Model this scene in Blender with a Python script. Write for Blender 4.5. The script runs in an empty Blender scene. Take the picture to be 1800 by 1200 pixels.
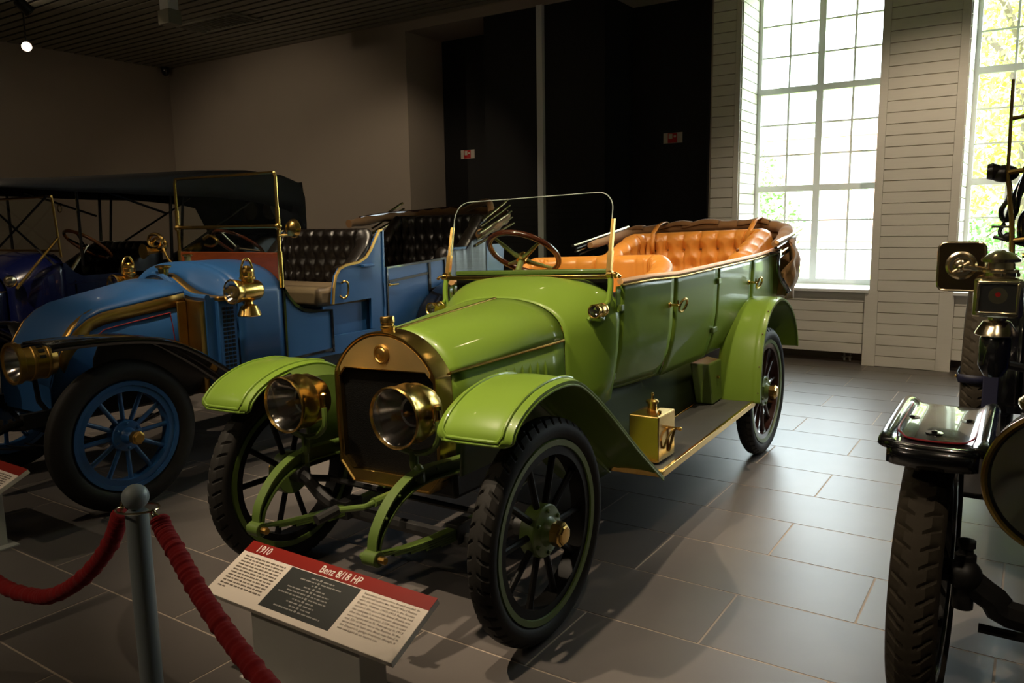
import bpy, math, random
from math import sin, cos, pi, radians
from mathutils import Vector, Matrix

random.seed(7)
SC = bpy.context.scene
COL = SC.collection

# ------------------------------------------------------------------ camera
CAM_H = 1.52
cam_d = bpy.data.cameras.new('camera')
cam = bpy.data.objects.new('camera', cam_d)
COL.objects.link(cam)
yaw, pit, rol = -0.585770, 0.148617, -0.015815
Fv = Vector((sin(yaw) * cos(pit), cos(yaw) * cos(pit), -sin(pit)))
R0 = Vector((cos(yaw), -sin(yaw), 0))
U0 = R0.cross(Fv)
Rv = R0 * cos(rol) + U0 * sin(rol)
Uv = -R0 * sin(rol) + U0 * cos(rol)
mw = Matrix(((Rv.x, Uv.x, -Fv.x, 0), (Rv.y, Uv.y, -Fv.y, 0), (Rv.z, Uv.z, -Fv.z, CAM_H), (0, 0, 0, 1)))
cam.matrix_world = mw
cam_d.sensor_fit = 'HORIZONTAL'
cam_d.sensor_width = 36.0
cam_d.lens = 1385.69 / 1800 * 36
cam_d.clip_start = 0.02
cam_d.clip_end = 300
SC.camera = cam

# ------------------------------------------------------------------ world, light, exposure
vs = SC.view_settings
vs.view_transform = 'Standard'
vs.look = 'None'
vs.exposure = 0.0
vs.gamma = 1.0
vs.use_curve_mapping = False
SC.cycles.use_denoising = True
SC.cycles.max_bounces = 8
SC.cycles.diffuse_bounces = 4
SC.cycles.glossy_bounces = 4
SC.cycles.transparent_max_bounces = 12
SC.cycles.sample_clamp_indirect = 6.0
SC.cycles.caustics_reflective = False
SC.cycles.caustics_refractive = False

world = bpy.data.worlds.new('world')
SC.world = world
world.use_nodes = True
wb = world.node_tree.nodes['Background']
wb.inputs['Color'].default_value = (0.84, 0.94, 1.0, 1)
wb.inputs["Strength"].default_value = 16.0


def spot(name, loc, target, watt, size_deg=70, blend=0.6, color=(1.0, 0.81, 0.58), radius=0.035):
    d = bpy.data.lights.new(name, 'SPOT')
    d.energy = watt
    d.spot_size = radians(size_deg)
    d.spot_blend = blend
    d.color = color
    d.shadow_soft_size = radius
    o = bpy.data.objects.new(name, d)
    COL.objects.link(o)
    o.location = loc
    o.rotation_euler = (Vector(target) - Vector(loc)).to_track_quat('-Z', 'Y').to_euler()
    return o


# ceiling spots over the cars and walls, with added front and wall fill (lamp heads are built further down)
SPOTS = [
    # location, target, watts, cone
    ((-2.75, 0.85, 3.95), (-2.2, 3.1, 0.9), 440, 62),
    ((-1.55, 1.20, 3.95), (-1.7, 3.6, 0.6), 350, 62),
    ((-0.90, 4.60, 3.95), (-1.75, 4.9, 0.6), 260, 60),
    ((-4.00, 2.30, 3.95), (-4.45, 4.1, 0.8), 330, 60),
    ((-3.30, 4.60, 3.95), (-3.6, 5.0, 0.5), 240, 60),
    ((-6.60, 1.00, 3.95), (-6.9, 3.6, 0.9), 240, 60),
    ((0.35, 0.50, 3.95), (0.2, 3.4, 0.8), 110, 60),
    ((-3.35, -1.90, 3.95), (-2.5, 1.9, 0.5), 115, 58),  # unseen spot added to light the car fronts
    ((-6.60, -0.60, 3.95), (-5.0, 2.2, 0.5), 130, 58),  # unseen spot added for more frontal light
    ((-5.60, 6.30, 3.95), (-7.7, 8.7, 0.6), 75, 80),
    ((-9.60, 4.80, 3.95), (-10.0, 8.2, 1.6), 60, 95),  # unseen wide spot added to brighten the plaster wall
    ((-10.6, 1.00, 3.95), (-11.8, 4.2, 1.0), 75, 95),  # unseen wide spot added to brighten the end wall
    ((-0.30, 6.10, 3.95), (-0.9, 8.7, 0.3), 200, 85),
]
SPOT_LABELS = ['over the brass radiator of the green car', 'over the bonnet of the green car', 'over the rear wing of the green car',
               'over the front seat of the sky blue car', 'over the aisle between the green and blue cars', 'over the scuttle of the navy car',
               'over the dark car with the spare wheel', 'before the front of the green car, added as front fill', 'before the front of the navy car, added as front fill',
               'beside the black wall niche', 'before the plaster wall behind the navy car, added as wall fill', 'near the plain end wall, added as wall fill', 'near the boarded window wall']
for i, (l, t, w, c) in enumerate(SPOTS):
    spot('spot_light', l, t, w, c)

WX = [(-2.79, -1.40), (-0.646, 0.744), (1.498, 2.888)]   # window openings along the back wall
WALL_Y, WALL_D, WZ0, WZ1, ROOM_H = 8.76, 0.60, 0.79, 4.05, 4.30
for a, b in WX:
    d = bpy.data.lights.new('window_portal', 'AREA')
    d.shape = 'RECTANGLE'
    d.size, d.size_y = b - a, WZ1 - WZ0
    d.cycles.is_portal = True
    o = bpy.data.objects.new('window_portal', d)
    COL.objects.link(o)
    o.location = ((a + b) / 2, WALL_Y + 0.66, (WZ0 + WZ1) / 2)
    o.rotation_euler = (radians(-90), 0, 0)


# ------------------------------------------------------------------ materials
def rgb(r, g, b):
    f = lambda c: (c / 255) / 12.92 if c / 255 <= 0.04045 else ((c / 255 + 0.055) / 1.055) ** 2.4
    return (f(r), f(g), f(b), 1)


MATS = {}


def mat(name, col, rough=0.5, metal=0.0, coat=0.0, noise=0.0, nscale=8.0, bump=0.0, bscale=60.0, sheen=0.0,
        rough_var=0.0, emit=None, estr=0.0, stretch=None, spec=0.5):
    if name in MATS:
        return MATS[name]
    m = bpy.data.materials.new(name)
    m.use_nodes = True
    nt = m.node_tree
    N, L = nt.nodes, nt.links
    p = N['Principled BSDF']
    p.inputs['Base Color'].default_value = col
    p.inputs['Roughness'].default_value = rough
    p.inputs['Metallic'].default_value = metal
    p.inputs['Specular IOR Level'].default_value = spec
    if coat:
        p.inputs['Coat Weight'].default_value = coat
        p.inputs['Coat Roughness'].default_value = 0.04
    if sheen:
        p.inputs['Sheen Weight'].default_value = sheen
        p.inputs['Sheen Roughness'].default_value = 0.4
    if emit:
        p.inputs['Emission Color'].default_value = emit
        p.inputs['Emission Strength'].default_value = estr
    tc = N.new('ShaderNodeTexCoord')
    src = tc.outputs['Object']
    if stretch:
        mp = N.new('ShaderNodeMapping')
        mp.inputs['Scale'].default_value = stretch
        L.new(src, mp.inputs['Vector'])
        src = mp.outputs['Vector']
    if noise or rough_var:
        n = N.new('ShaderNodeTexNoise')
        n.inputs['Scale'].default_value = nscale
        n.inputs['Detail'].default_value = 5
        L.new(src, n.inputs['Vector'])
        if noise:
            mx = N.new('ShaderNodeMix')
            mx.data_type = 'RGBA'
            c = Vector(col[:3])
            mx.inputs[6].default_value = (*(c * (1 - noise)), 1)
            mx.inputs[7].default_value = (*[min(1, v * (1 + noise)) for v in c], 1)
            L.new(n.outputs['Fac'], mx.inputs[0])
            L.new(mx.outputs[2], p.inputs['Base Color'])
        if rough_var:
            mr = N.new('ShaderNodeMapRange')
            mr.inputs['To Min'].default_value = max(0.02, rough - rough_var)
            mr.inputs['To Max'].default_value = rough + rough_var
            L.new(n.outputs['Fac'], mr.inputs['Value'])
            L.new(mr.outputs['Result'], p.inputs['Roughness'])
    if bump:
        n2 = N.new('ShaderNodeTexNoise')
        n2.inputs['Scale'].default_value = bscale
        n2.inputs['Detail'].default_value = 4
        L.new(src, n2.inputs['Vector'])
        b = N.new('ShaderNodeBump')
        b.inputs['Strength'].default_value = bump
        b.inputs['Distance'].default_value = 0.004
        L.new(n2.outputs['Fac'], b.inputs['Height'])
        L.new(b.outputs['Normal'], p.inputs['Normal'])
    MATS[name] = m
    return m


def glass_mat(name, tint=(1, 1, 1, 1), refl=0.08, rough=0.0):
    if name in MATS:
        return MATS[name]
    m = bpy.data.materials.new(name)
    m.use_nodes = True
    N, L = m.node_tree.nodes, m.node_tree.links
    N.remove(N['Principled BSDF'])
    out = N['Material Output']
    t = N.new('ShaderNodeBsdfTransparent')
    t.inputs['Color'].default_value = tint
    g = N.new('ShaderNodeBsdfGlossy')
    g.inputs['Roughness'].default_value = rough
    lw = N.new('ShaderNodeLayerWeight')
    lw.inputs['Blend'].default_value = 0.25
    mr = N.new('ShaderNodeMapRange')
    mr.inputs['To Min'].default_value = refl * 0.4
    mr.inputs['To Max'].default_value = min(1, refl * 6)
    L.new(lw.outputs['Fresnel'], mr.inputs['Value'])
    mx = N.new('ShaderNodeMixShader')
    L.new(mr.outputs['Result'], mx.inputs['Fac'])
    L.new(t.outputs['BSDF'], mx.inputs[1])
    L.new(g.outputs['BSDF'], mx.inputs[2])
    L.new(mx.outputs['Shader'], out.inputs['Surface'])
    MATS[name] = m
    return m


GREEN = mat('apple_green_paint', rgb(112, 140, 48), 0.36, coat=0.40, spec=0.28, noise=0.03, nscale=3)
GREEN_DK = mat('green_chassis_paint', rgb(82, 102, 42), 0.42, coat=0.2, noise=0.08, nscale=9)
OLIVE = mat('olive_green_enamel', rgb(118, 128, 68), 0.35, coat=0.4)
BRASS = mat('polished_brass', rgb(212, 174, 98), 0.22, metal=1.0, noise=0.10, nscale=14, rough_var=0.07)
BRASS_DK = mat('aged_brass', rgb(190, 150, 80), 0.36, metal=1.0, noise=0.16, nscale=11, rough_var=0.1)
NICKEL = mat('nickel_plate', rgb(208, 192, 160), 0.19, metal=1.0, noise=0.06, nscale=12, rough_var=0.06)
SILVER = mat('silvered_reflector', rgb(215, 210, 205), 0.12, metal=1.0)
RUBBER = mat('tyre_rubber', rgb(32, 30, 27), 0.66, noise=0.22, nscale=9, bump=0.12, bscale=90, spec=0.25)
RUBBER_BR = mat('brown_tyre_rubber', rgb(60, 54, 45), 0.75, noise=0.25, nscale=12, bump=0.15, bscale=90, spec=0.15)  # lighter, browner rubber than on the other tyres
BLACKWOOD = mat('black_enamel', rgb(14, 13, 12), 0.45, spec=0.15)
GREEN_MATT = mat('matt_dark_green', rgb(58, 70, 34), 0.7, spec=0.2)  # darker, rougher green than the body, for the splash aprons
LEATHER_BTN = mat('brown_leather_button', rgb(112, 62, 24), 0.45)
REDWOOD = mat('dark_red_enamel', rgb(52, 22, 16), 0.32, coat=0.6)
BLACK_PAINT = mat('black_paint', rgb(12, 12, 14), 0.20, coat=1.0)
BLACK_IRON = mat('black_iron', rgb(24, 23, 22), 0.5, noise=0.2, nscale=18)
CORE = mat('radiator_core', rgb(8, 8, 7), 0.7, metal=0.0, spec=0.1, noise=0.6, nscale=170, bump=0.9, bscale=230)
LEATHER_OR = mat('tan_orange_leather', rgb(208, 138, 58), 0.36, noise=0.10, nscale=7, bump=0.10, bscale=160)
LEATHER_TN = mat('pale_tan_leather', rgb(216, 166, 112), 0.45, noise=0.10, nscale=7, bump=0.10, bscale=160)
LEATHER_BK = mat('black_leather', rgb(24, 20, 17), 0.32, noise=0.25, nscale=9, bump=0.16, bscale=120)
LEATHER_WORN = mat('worn_grey_leather', rgb(120, 104, 80), 0.42, noise=0.25, nscale=12, bump=0.2, bscale=110)
CANVAS_BR = mat('brown_canvas', rgb(146, 108, 68), 0.85, noise=0.16, nscale=20, bump=0.25, bscale=260, sheen=0.2)
CANVAS_BK = mat('black_canvas', rgb(19, 17, 16), 0.75, noise=0.2, nscale=20, bump=0.25, bscale=240)
WOOD_RED = mat('mahogany', rgb(108, 50, 22), 0.28, noise=0.35, nscale=5, stretch=(3, 14, 14), coat=0.1)
WOOD_DK = mat('dark_varnished_wood', rgb(70, 34, 20), 0.22, noise=0.25, nscale=6, stretch=(6, 6, 20), coat=0.7)
WOOD_LT = mat('orange_varnished_wood', rgb(150, 82, 32), 0.25, noise=0.2, nscale=6, coat=0.6)
BLUE = mat('sky_blue_paint', rgb(40, 86, 138), 0.40, coat=0.15, spec=0.4, noise=0.06, nscale=5)
NAVY_DK = mat('dark_navy_strap', rgb(18, 20, 46), 0.55)
NAVY = mat('navy_paint', rgb(16, 22, 66), 0.26, coat=0.9)
STRIPE_RED = mat('red_pinstripe', rgb(150, 40, 46), 0.4)
SILVER_PAINT = mat('grey_silver_paint', rgb(140, 148, 150), 0.4, metal=0.0, noise=0.06, nscale=20)
VELVET = mat('red_velvet', rgb(142, 6, 10), 0.9, noise=0.25, nscale=22, bump=0.5, bscale=55, sheen=0.03)
BOARD_TOP = mat('ribbed_dark_lino', rgb(66, 66, 62), 0.5, noise=0.12, nscale=20, bump=0.12, bscale=90)
SIGN_W = mat('printed_white_board', rgb(226, 214, 200), 0.42)
SIGN_R = mat('printed_red_band', rgb(132, 28, 18), 0.32)
SIGN_K = mat('printed_charcoal_panel', rgb(46, 48, 46), 0.38)
INK = mat('printed_grey_ink', rgb(112, 100, 88), 0.5)
INK_W = mat('printed_white_ink', rgb(222, 214, 204), 0.5)
INK_G = mat('printed_pale_grey_ink', rgb(150, 148, 142), 0.5)
BRASS_MATT = mat('dull_brass', rgb(232, 204, 142), 0.44, metal=1.0, noise=0.12, nscale=8, rough_var=0.08)
STEEL_GREY = mat('grey_sheet_steel', rgb(196, 193, 186), 0.5, noise=0.05, nscale=10)
BRONZE = mat('dark_bronze_plate', rgb(138, 112, 80), 0.14, metal=1.0, noise=0.1, nscale=9)
LENS = glass_mat('lamp_glass', (0.97, 0.97, 0.95, 1), 0.10)
CLEAR = glass_mat('windscreen_glass', (0.95, 0.97, 0.94, 1), 0.03)
PANE = glass_mat('window_glass', (0.97, 0.99, 0.98, 1), 0.05)
RED_LENS = mat('red_lamp_lens', rgb(150, 10, 8), 0.15, coat=1.0)


# ------------------------------------------------------------------ mesh builder
XF = [None]          # transform applied to every vertex while a group of parts is being made


class MB:
    def __init__(self):
        self.v, self.f = [], []

    def add(self, vs, fs):
        o = len(self.v)
        self.v += [tuple(p) for p in vs]
        self.f += [tuple(i + o for i in q) for q in fs]
        return self

    def box(self, c, s, rot=None):
        sx, sy, sz = s[0] / 2, s[1] / 2, s[2] / 2
        P = [Vector((x, y, z)) for x in (-sx, sx) for y in (-sy, sy) for z in (-sz, sz)]
        if rot is not None:
            P = [rot @ p for p in P]
        P = [p + Vector(c) for p in P]
        return self.add(P, [(0, 1, 3, 2), (4, 6, 7, 5), (0, 4, 5, 1), (2, 3, 7, 6), (0, 2, 6, 4), (1, 5, 7, 3)])

    def bx(self, x0, x1, y0, y1, z0, z1):
        return self.box(((x0 + x1) / 2, (y0 + y1) / 2, (z0 + z1) / 2), (abs(x1 - x0), abs(y1 - y0), abs(z1 - z0)))

    def hexa(self, P):
        """8 points: bottom quad 0-3, top quad 4-7 in the same order"""
        return self.add(P, [(3, 2, 1, 0), (4, 5, 6, 7), (0, 1, 5, 4), (1, 2, 6, 5), (2, 3, 7, 6), (3, 0, 4, 7)])

    def grid(self, rows, closed_u=False, closed_v=False, flip=False):
        nu, nv = len(rows), len(rows[0])
        vs = [p for r in rows for p in r]
        fs = []
        for i in range(nu - (0 if closed_u else 1)):
            for j in range(nv - (0 if closed_v else 1)):
                a, b = i * nv + j, i * nv + (j + 1) % nv
                c, d = ((i + 1) % nu) * nv + (j + 1) % nv, ((i + 1) % nu) * nv + j
                fs.append((a, d, c, b) if flip else (a, b, c, d))
        return self.add(vs, fs)

    def tube(self, pts, r, n=10, closed=False, caps=True, flat=1.0, up=None):
        P = [Vector(p) for p in pts]
        rr = r if isinstance(r, (list, tuple)) else [r] * len(P)
        m = len(P)
        T = []
        for i in range(m):
            a = P[(i - 1) % m] if (closed or i) else P[0]
            b = P[(i + 1) % m] if (closed or i < m - 1) else P[-1]
            t = b - a
            T.append(t.normalized() if t.length > 1e-9 else Vector((0, 0, 1)))
        ref = Vector(up) if up else (Vector((0, 0, 1)) if abs(T[0].z) < 0.9 else Vector((1, 0, 0)))
        nrm = (ref - T[0] * ref.dot(T[0])).normalized()
        rows = []
        for i in range(m):
            nrm = nrm - T[i] * nrm.dot(T[i])
            nrm.normalize()
            b = T[i].cross(nrm)
            rows.append([P[i] + (nrm * cos(2 * pi * k / n) * flat + b * sin(2 * pi * k / n)) * rr[i] for k in range(n)])
        o = len(self.v)
        self.grid(rows, closed_u=closed, closed_v=True)
        if caps and not closed:
            self.f.append(tuple(o + k for k in range(n))[::-1])
            self.f.append(tuple(o + (m - 1) * n + k for k in range(n)))
        return self

    def lathe(self, prof, c=(0, 0, 0), axis='z', n=32, caps=True, sq=None):
        """prof: (radius, height) pairs along axis; sq: superellipse power for squared sections"""
        c = Vector(c)
        rows = []
        for r, h in prof:
            row = []
            for k in range(n):
                a = 2 * pi * (k + 0.5) / n
                ca, sa = cos(a), sin(a)
                if sq:
                    q = (abs(ca) ** sq + abs(sa) ** sq) ** (-1 / sq)
                    ca, sa = ca * q, sa * q
                if axis == 'z':
                    p = Vector((r * ca, r * sa, h))
                elif axis == 'y':
                    p = Vector((r * ca, h, r * sa))
                else:
                    p = Vector((h, r * ca, r * sa))
                row.append(c + p)
            rows.append(row)
        o = len(self.v)
        self.grid(rows, closed_v=True)
        if caps:
            self.f.append(tuple(o + k for k in range(n))[::-1])
            self.f.append(tuple(o + (len(prof) - 1) * n + k for k in range(n)))
        return self

    def sphere(self, c, r, n=16, m=10, sc=(1, 1, 1)):
        prof = [(max(1e-4, sin(pi * i / m)) * r, -cos(pi * i / m) * r) for i in range(m + 1)]
        o = len(self.v)
        self.lathe(prof, (0, 0, 0), 'z', n)
        for i in range(o, len(self.v)):
            p = self.v[i]
            self.v[i] = (c[0] + p[0] * sc[0], c[1] + p[1] * sc[1], c[2] + p[2] * sc[2])
        return self

    def prism(self, poly, axis, a, b):
        """extrude a 2D polygon along an axis between a and b"""
        def P(u, w, t):
            return {'x': (t, u, w), 'y': (u, t, w), 'z': (u, w, t)}[axis]
        n = len(poly)
        vs = [P(u, w, a) for u, w in poly] + [P(u, w, b) for u, w in poly]
        fs = [tuple(range(n))[::-1], tuple(range(n, 2 * n))]
        fs += [(i, (i + 1) % n, n + (i + 1) % n, n + i) for i in range(n)]
        return self.add(vs, fs)

    def mesh(self, name, m, smooth=35):
        me = bpy.data.meshes.new(name)
        V = self.v
        if XF[0] is not None:
            V = [tuple(XF[0] @ Vector(p)) for p in V]
        me.from_pydata(V, [], self.f)
        me.update()
        import bmesh
        bm = bmesh.new()
        bm.from_mesh(me)
        bmesh.ops.recalc_face_normals(bm, faces=bm.faces)
        bm.to_mesh(me)
        bm.free()
        if smooth:
            me.shade_smooth()
            me.set_sharp_from_angle(angle=radians(smooth))
        me.materials.append(m)
        return me

    def build(self, name, m, parent=None, smooth=35, bevel=0, solid=0, sub=0, label=None, kind=None):
        o = bpy.data.objects.new(name, self.mesh(name, m, smooth))
        COL.objects.link(o)
        if parent is not None:
            o.parent = parent
        if solid:
            s = o.modifiers.new('solid', 'SOLIDIFY')
            s.thickness = solid
            s.offset = 0
        if sub:
            s = o.modifiers.new('sub', 'SUBSURF')
            s.levels = s.render_levels = sub
        if bevel:
            b = o.modifiers.new('bevel', 'BEVEL')
            b.width = bevel
            b.segments = 2
            b.limit_method = 'ANGLE'
        if label:
            o['label'] = label
        if kind:
            o['kind'] = kind
        return o


def empty(name, loc, label=None, cat=None, group=None, rz=0):
    o = bpy.data.objects.new(name, None)
    COL.objects.link(o)
    o.location = loc
    o.rotation_euler = (0, 0, rz)
    o.empty_display_size = 0.1
    tag(o, label, cat, group)
    return o


def tag(o, label=None, cat=None, group=None, kind=None):
    if label:
        o['label'] = label
    if cat:
        o['category'] = cat
    if group:
        o['group'] = group
    if kind:
        o['kind'] = kind
    return o


def copy_tree(o, parent=None):
    c = o.copy()
    COL.objects.link(c)
    c.parent = parent
    for ch in [x for x in o.children]:
        copy_tree(ch, c)
    return c


def inst(src, loc, parent=None, rot=None, scale=None):
    """another object that shares src's mesh"""
    c = bpy.data.objects.new(src.name.split('.')[0], src.data)
    COL.objects.link(c)
    c.location = loc
    if rot:
        c.rotation_euler = rot
    if scale:
        c.scale = scale
    c.parent = parent
    return c


def lerp(tab, t):
    """piecewise smooth interpolation of a table [(t, value)]"""
    if t <= tab[0][0]:
        return tab[0][1]
    for (a, va), (b, vb) in zip(tab, tab[1:]):
        if t <= b:
            u = (t - a) / (b - a)
            return va + (vb - va) * u
    return tab[-1][1]


def spline(pts, n):
    """Catmull-Rom through pts, n samples per segment"""
    P = [Vector(p) for p in pts]
    out = []
    for i in range(len(P) - 1):
        p0, p1, p2, p3 = P[max(0, i - 1)], P[i], P[i + 1], P[min(len(P) - 1, i + 2)]
        for k in range(n):
            t = k / n
            out.append(0.5 * ((2 * p1) + (p2 - p0) * t + (2 * p0 - 5 * p1 + 4 * p2 - p3) * t * t
                              + (3 * p1 - p0 - 3 * p2 + p3) * t ** 3))
    out.append(P[-1])
    return out


def text_mesh(name, s, size, m, parent, loc, rot, align='LEFT', width=None, sx=1.0, bold=0.0):
    cu = bpy.data.curves.new(name, 'FONT')
    cu.body = s
    cu.size = size
    cu.align_x = align
    cu.fill_mode = 'FRONT'
    cu.resolution_u = 2
    cu.offset = bold
    t = bpy.data.objects.new(name, cu)
    COL.objects.link(t)
    bpy.context.view_layer.update()
    me = bpy.data.meshes.new_from_object(t.evaluated_get(bpy.context.evaluated_depsgraph_get()))
    COL.objects.unlink(t)
    bpy.data.objects.remove(t)
    me.name = name
    xs = [v.co.x for v in me.vertices]
    k = sx
    if width and xs:
        k = width / max(1e-6, max(xs) - min(xs))
    for v in me.vertices:
        v.co.x *= k
    me.materials.clear()
    me.materials.append(m)
    o = bpy.data.objects.new(name, me)
    COL.objects.link(o)
    o.parent = parent
    o.location = loc
    o.rotation_euler = rot
    return o


# ================================================================== the room
def tile_mat():
    m = mat('grey_stone_tile', rgb(104, 98, 94), 0.40, noise=0.10, nscale=5, spec=0.42)
    N, L = m.node_tree.nodes, m.node_tree.links
    p = N['Principled BSDF']
    lk = p.inputs['Base Color'].links[0]
    src = lk.from_socket
    oi = N.new('ShaderNodeObjectInfo')
    mr = N.new('ShaderNodeMapRange')
    mr.inputs['To Min'].default_value = 0.88
    mr.inputs['To Max'].default_value = 1.08
    L.new(oi.outputs['Random'], mr.inputs['Value'])
    hs = N.new('ShaderNodeHueSaturation')
    L.new(mr.outputs['Result'], hs.inputs['Value'])
    L.new(src, hs.inputs['Color'])
    L.new(hs.outputs['Color'], p.inputs['Base Color'])
    return m


TILE = tile_mat()
GROUT = mat('pale_grout', rgb(164, 150, 136), 0.8)
PLASTER = mat('warm_white_plaster', rgb(176, 164, 150), 0.85, noise=0.03, nscale=3, bump=0.05, bscale=120)
PLANK_W = mat('white_painted_boards', rgb(222, 218, 208), 0.55, noise=0.06, nscale=4, stretch=(1.2, 1.2, 16), bump=0.06,
              bscale=30)
FRAME_W = mat('white_window_frame', rgb(236, 238, 236), 0.4)
BLACK_PANEL = mat('matt_black_panel', rgb(9, 9, 11), 0.65)
SLAT = mat('grey_metal_ceiling_slat', rgb(146, 144, 130), 0.45, metal=0.2)
SLAT_GAP = mat('dark_ceiling_void', rgb(18, 18, 17), 0.9)
DARK_GAP = mat('dark_plinth', rgb(22, 21, 20), 0.8)

X0, X1, Y0, Y1 = -13.0, 6.0, -7.0, WALL_Y

floor = MB().bx(X0 - 0.3, X1 + 0.3, Y0 - 0.3, Y1 + 1.0, -0.25, -0.0014).build('floor', GROUT, None, 0)
tag(floor, 'dark grey stone floor of long tiles laid in running bond', 'floor', kind='structure')
TL, TW, GAP = 0.9072, 0.4525, 0.0055


def tile_box(mb, cx, cy):
    a, b, i = TL / 2 - GAP / 2, TW / 2 - GAP / 2, 0.0015
    mb.hexa([(cx - a, cy - b, -0.02), (cx + a, cy - b, -0.02), (cx + a, cy + b, -0.02), (cx - a, cy + b, -0.02),
             (cx - a + i, cy - b + i, 0), (cx + a - i, cy - b + i, 0), (cx + a - i, cy + b - i, 0), (cx - a + i, cy + b - i, 0)])


one = MB()
tile_box(one, 0, 0)
tile_me = one.mesh('tile', TILE, 0)
rest = MB()
for k in range(-21, 15):
    cy = 2.1356 + TW * (k + 0.5)
    if cy - TW / 2 < Y0 - 0.3 or cy + TW / 2 > Y1 + 0.45:
        continue
    ph = -1.383 if k % 2 == 0 else -0.927
    for n in range(-14, 9):
        cx = ph + TL * (n + 0.5)
        if cx < X0 - 0.1 or cx > X1 + 0.1:
            continue
        ax = -0.66 * cy                       # centre line of the view on the floor
        if 0.7 < cy < 8.9 and ax - 0.62 * cy - 1.6 < cx < ax + 0.72 * cy + 0.6 and cx > -8.2:
            o = bpy.data.objects.new('tile', tile_me)
            COL.objects.link(o)
            o.location = (cx, cy, 0)
            o.parent = floor
        else:
            tile_box(rest, cx, cy)
rest.build('tile_field', TILE, floor, 0, kind='stuff')

# ---- plain walls
wl = MB().bx(X0 - 0.3, X0, Y0 - 0.3, Y1 + 1.0, 0, ROOM_H + 0.05).build('wall_left', PLASTER, None, 0)
tag(wl, 'plain plastered end wall beyond the dark touring car', 'wall', kind='structure')
wr = MB().bx(X1, X1 + 0.3, Y0 - 0.3, Y1 + 1.0, 0, ROOM_H + 0.05).build('wall_right', PLASTER, None, 0)
tag(wr, 'plain plastered side wall', 'wall', kind='structure')
wf = MB().bx(X0, X1, Y0 - 0.3, Y0, 0, ROOM_H + 0.05).build('wall_front', PLASTER, None, 0)
tag(wf, 'plain plastered wall behind the visitors', 'wall', kind='structure')

NX0, NX1, NZ, ND = -7.51, -3.125, 4.176, 9.60
YB = WALL_Y + WALL_D + 0.25
wb_ = MB()
wb_.bx(X0, NX0, WALL_Y, YB, 0, ROOM_H)                     # left plaster part
wb_.bx(NX0, NX1, WALL_Y, YB, NZ, ROOM_H)                   # over the niche
wb_.bx(NX0, NX1, ND, YB + 0.25, 0, NZ)                     # behind the niche
edges = [NX1] + [e for w in WX for e in w] + [X1]
for i in range(0, len(edges), 2):                         # piers
    wb_.bx(edges[i], edges[i + 1], WALL_Y + 0.012, WALL_Y + WALL_D, 0, ROOM_H)
for a, b in WX:
    wb_.bx(a, b, WALL_Y + 0.05, WALL_Y + WALL_D, 0.11, WZ0 - 0.03)
    wb_.bx(a, b, WALL_Y + 0.012, WALL_Y + WALL_D, WZ1, ROOM_H)
    wb_.bx(a, b, WALL_Y + 0.30, WALL_Y + WALL_D, 0, 0.11)
wall_back = wb_.build('wall_back', PLASTER, None, 0)
tag(wall_back, 'long plaster wall with a black niche and white boarded window bays', 'wall', kind='structure')

# white boards, one object each
PH = 0.1115


def plank_mesh(w, h, t=0.012):
    a, b, i = w / 2 - 0.001, h / 2 - 0.0022, 0.003
    m = MB().hexa([(-a, 0, -b), (a, 0, -b), (a, 0, b), (-a, 0, b),
                   (-a + i * 0.3, -t, -b + i), (a - i * 0.3, -t, -b + i), (a - i * 0.3, -t, b - i), (-a + i * 0.3, -t, b - i)])
    return m.mesh('plank', PLANK_W, 0)


def plank_run(x0, x1, z0, z1, y, rot=0.0, xc=None):
    n = max(1, round((z1 - z0) / PH))
    hh = (z1 - z0) / n
    me = plank_mesh(x1 - x0, hh)
    for k in range(n):
        o = bpy.data.objects.new('plank', me)
        COL.objects.link(o)
        o.parent = wall_back
        if rot:
            o.location = (xc, (x0 + x1) / 2, z0 + hh * (k + 0.5))
            o.rotation_euler = (0, 0, rot)
        else:
            o.location = ((x0 + x1) / 2, y, z0 + hh * (k + 0.5))


def stile(x0, x1, z0, z1, y, t=0.016):
    MB().bx(x0, x1, y - t, y, z0, z1).build('board', PLANK_W, wall_back, 0, bevel=0.002)


YP = WALL_Y + 0.012
# narrow strip beside the niche
plank_run(-3.105, -2.85, 0, ROOM_H, YP)
stile(-2.85, -2.792, 0, ROOM_H, YP)
# piers
for pa, pb in ((-1.40, -0.646), (0.744, 1.498)):
    plank_run(pa + 0.075, pb - 0.075, 0.78, ROOM_H, YP)
    stile(pa, pa + 0.075, 0.78, ROOM_H, YP, 0.013)
    stile(pb - 0.075, pb, 0.78, ROOM_H, YP, 0.013)
    plank_run(pa + 0.085, pb - 0.115, 0.0, 0.78, YP)
    stile(pa - 0.04, pa + 0.085, 0, 0.78, YP)
    stile(pb - 0.115, pb + 0.015, 0, 0.78, YP)
for a, b in WX[:2]:
    plank_run(a + 0.015, b - 0.04, 0.11, 0.76, WALL_Y + 0.05)
for a, b in WX[:2]:
    plank_run(WALL_Y + 0.015, WALL_Y + 0.575, 0.80, WZ1, 0, rot=radians(90), xc=a)    # left reveal
MB().bx(-1.66, -1.64, 8.98, 9.0, 0, 0.12).bx(-1.60, -1.585, 8.98, 9.0, 0, 0.12).bx(-1.68, -1.57, 8.97, 9.01, 0.035, 0.05) \
    .build('heater_pipe', STEEL_GREY, wall_back, 0)


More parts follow.
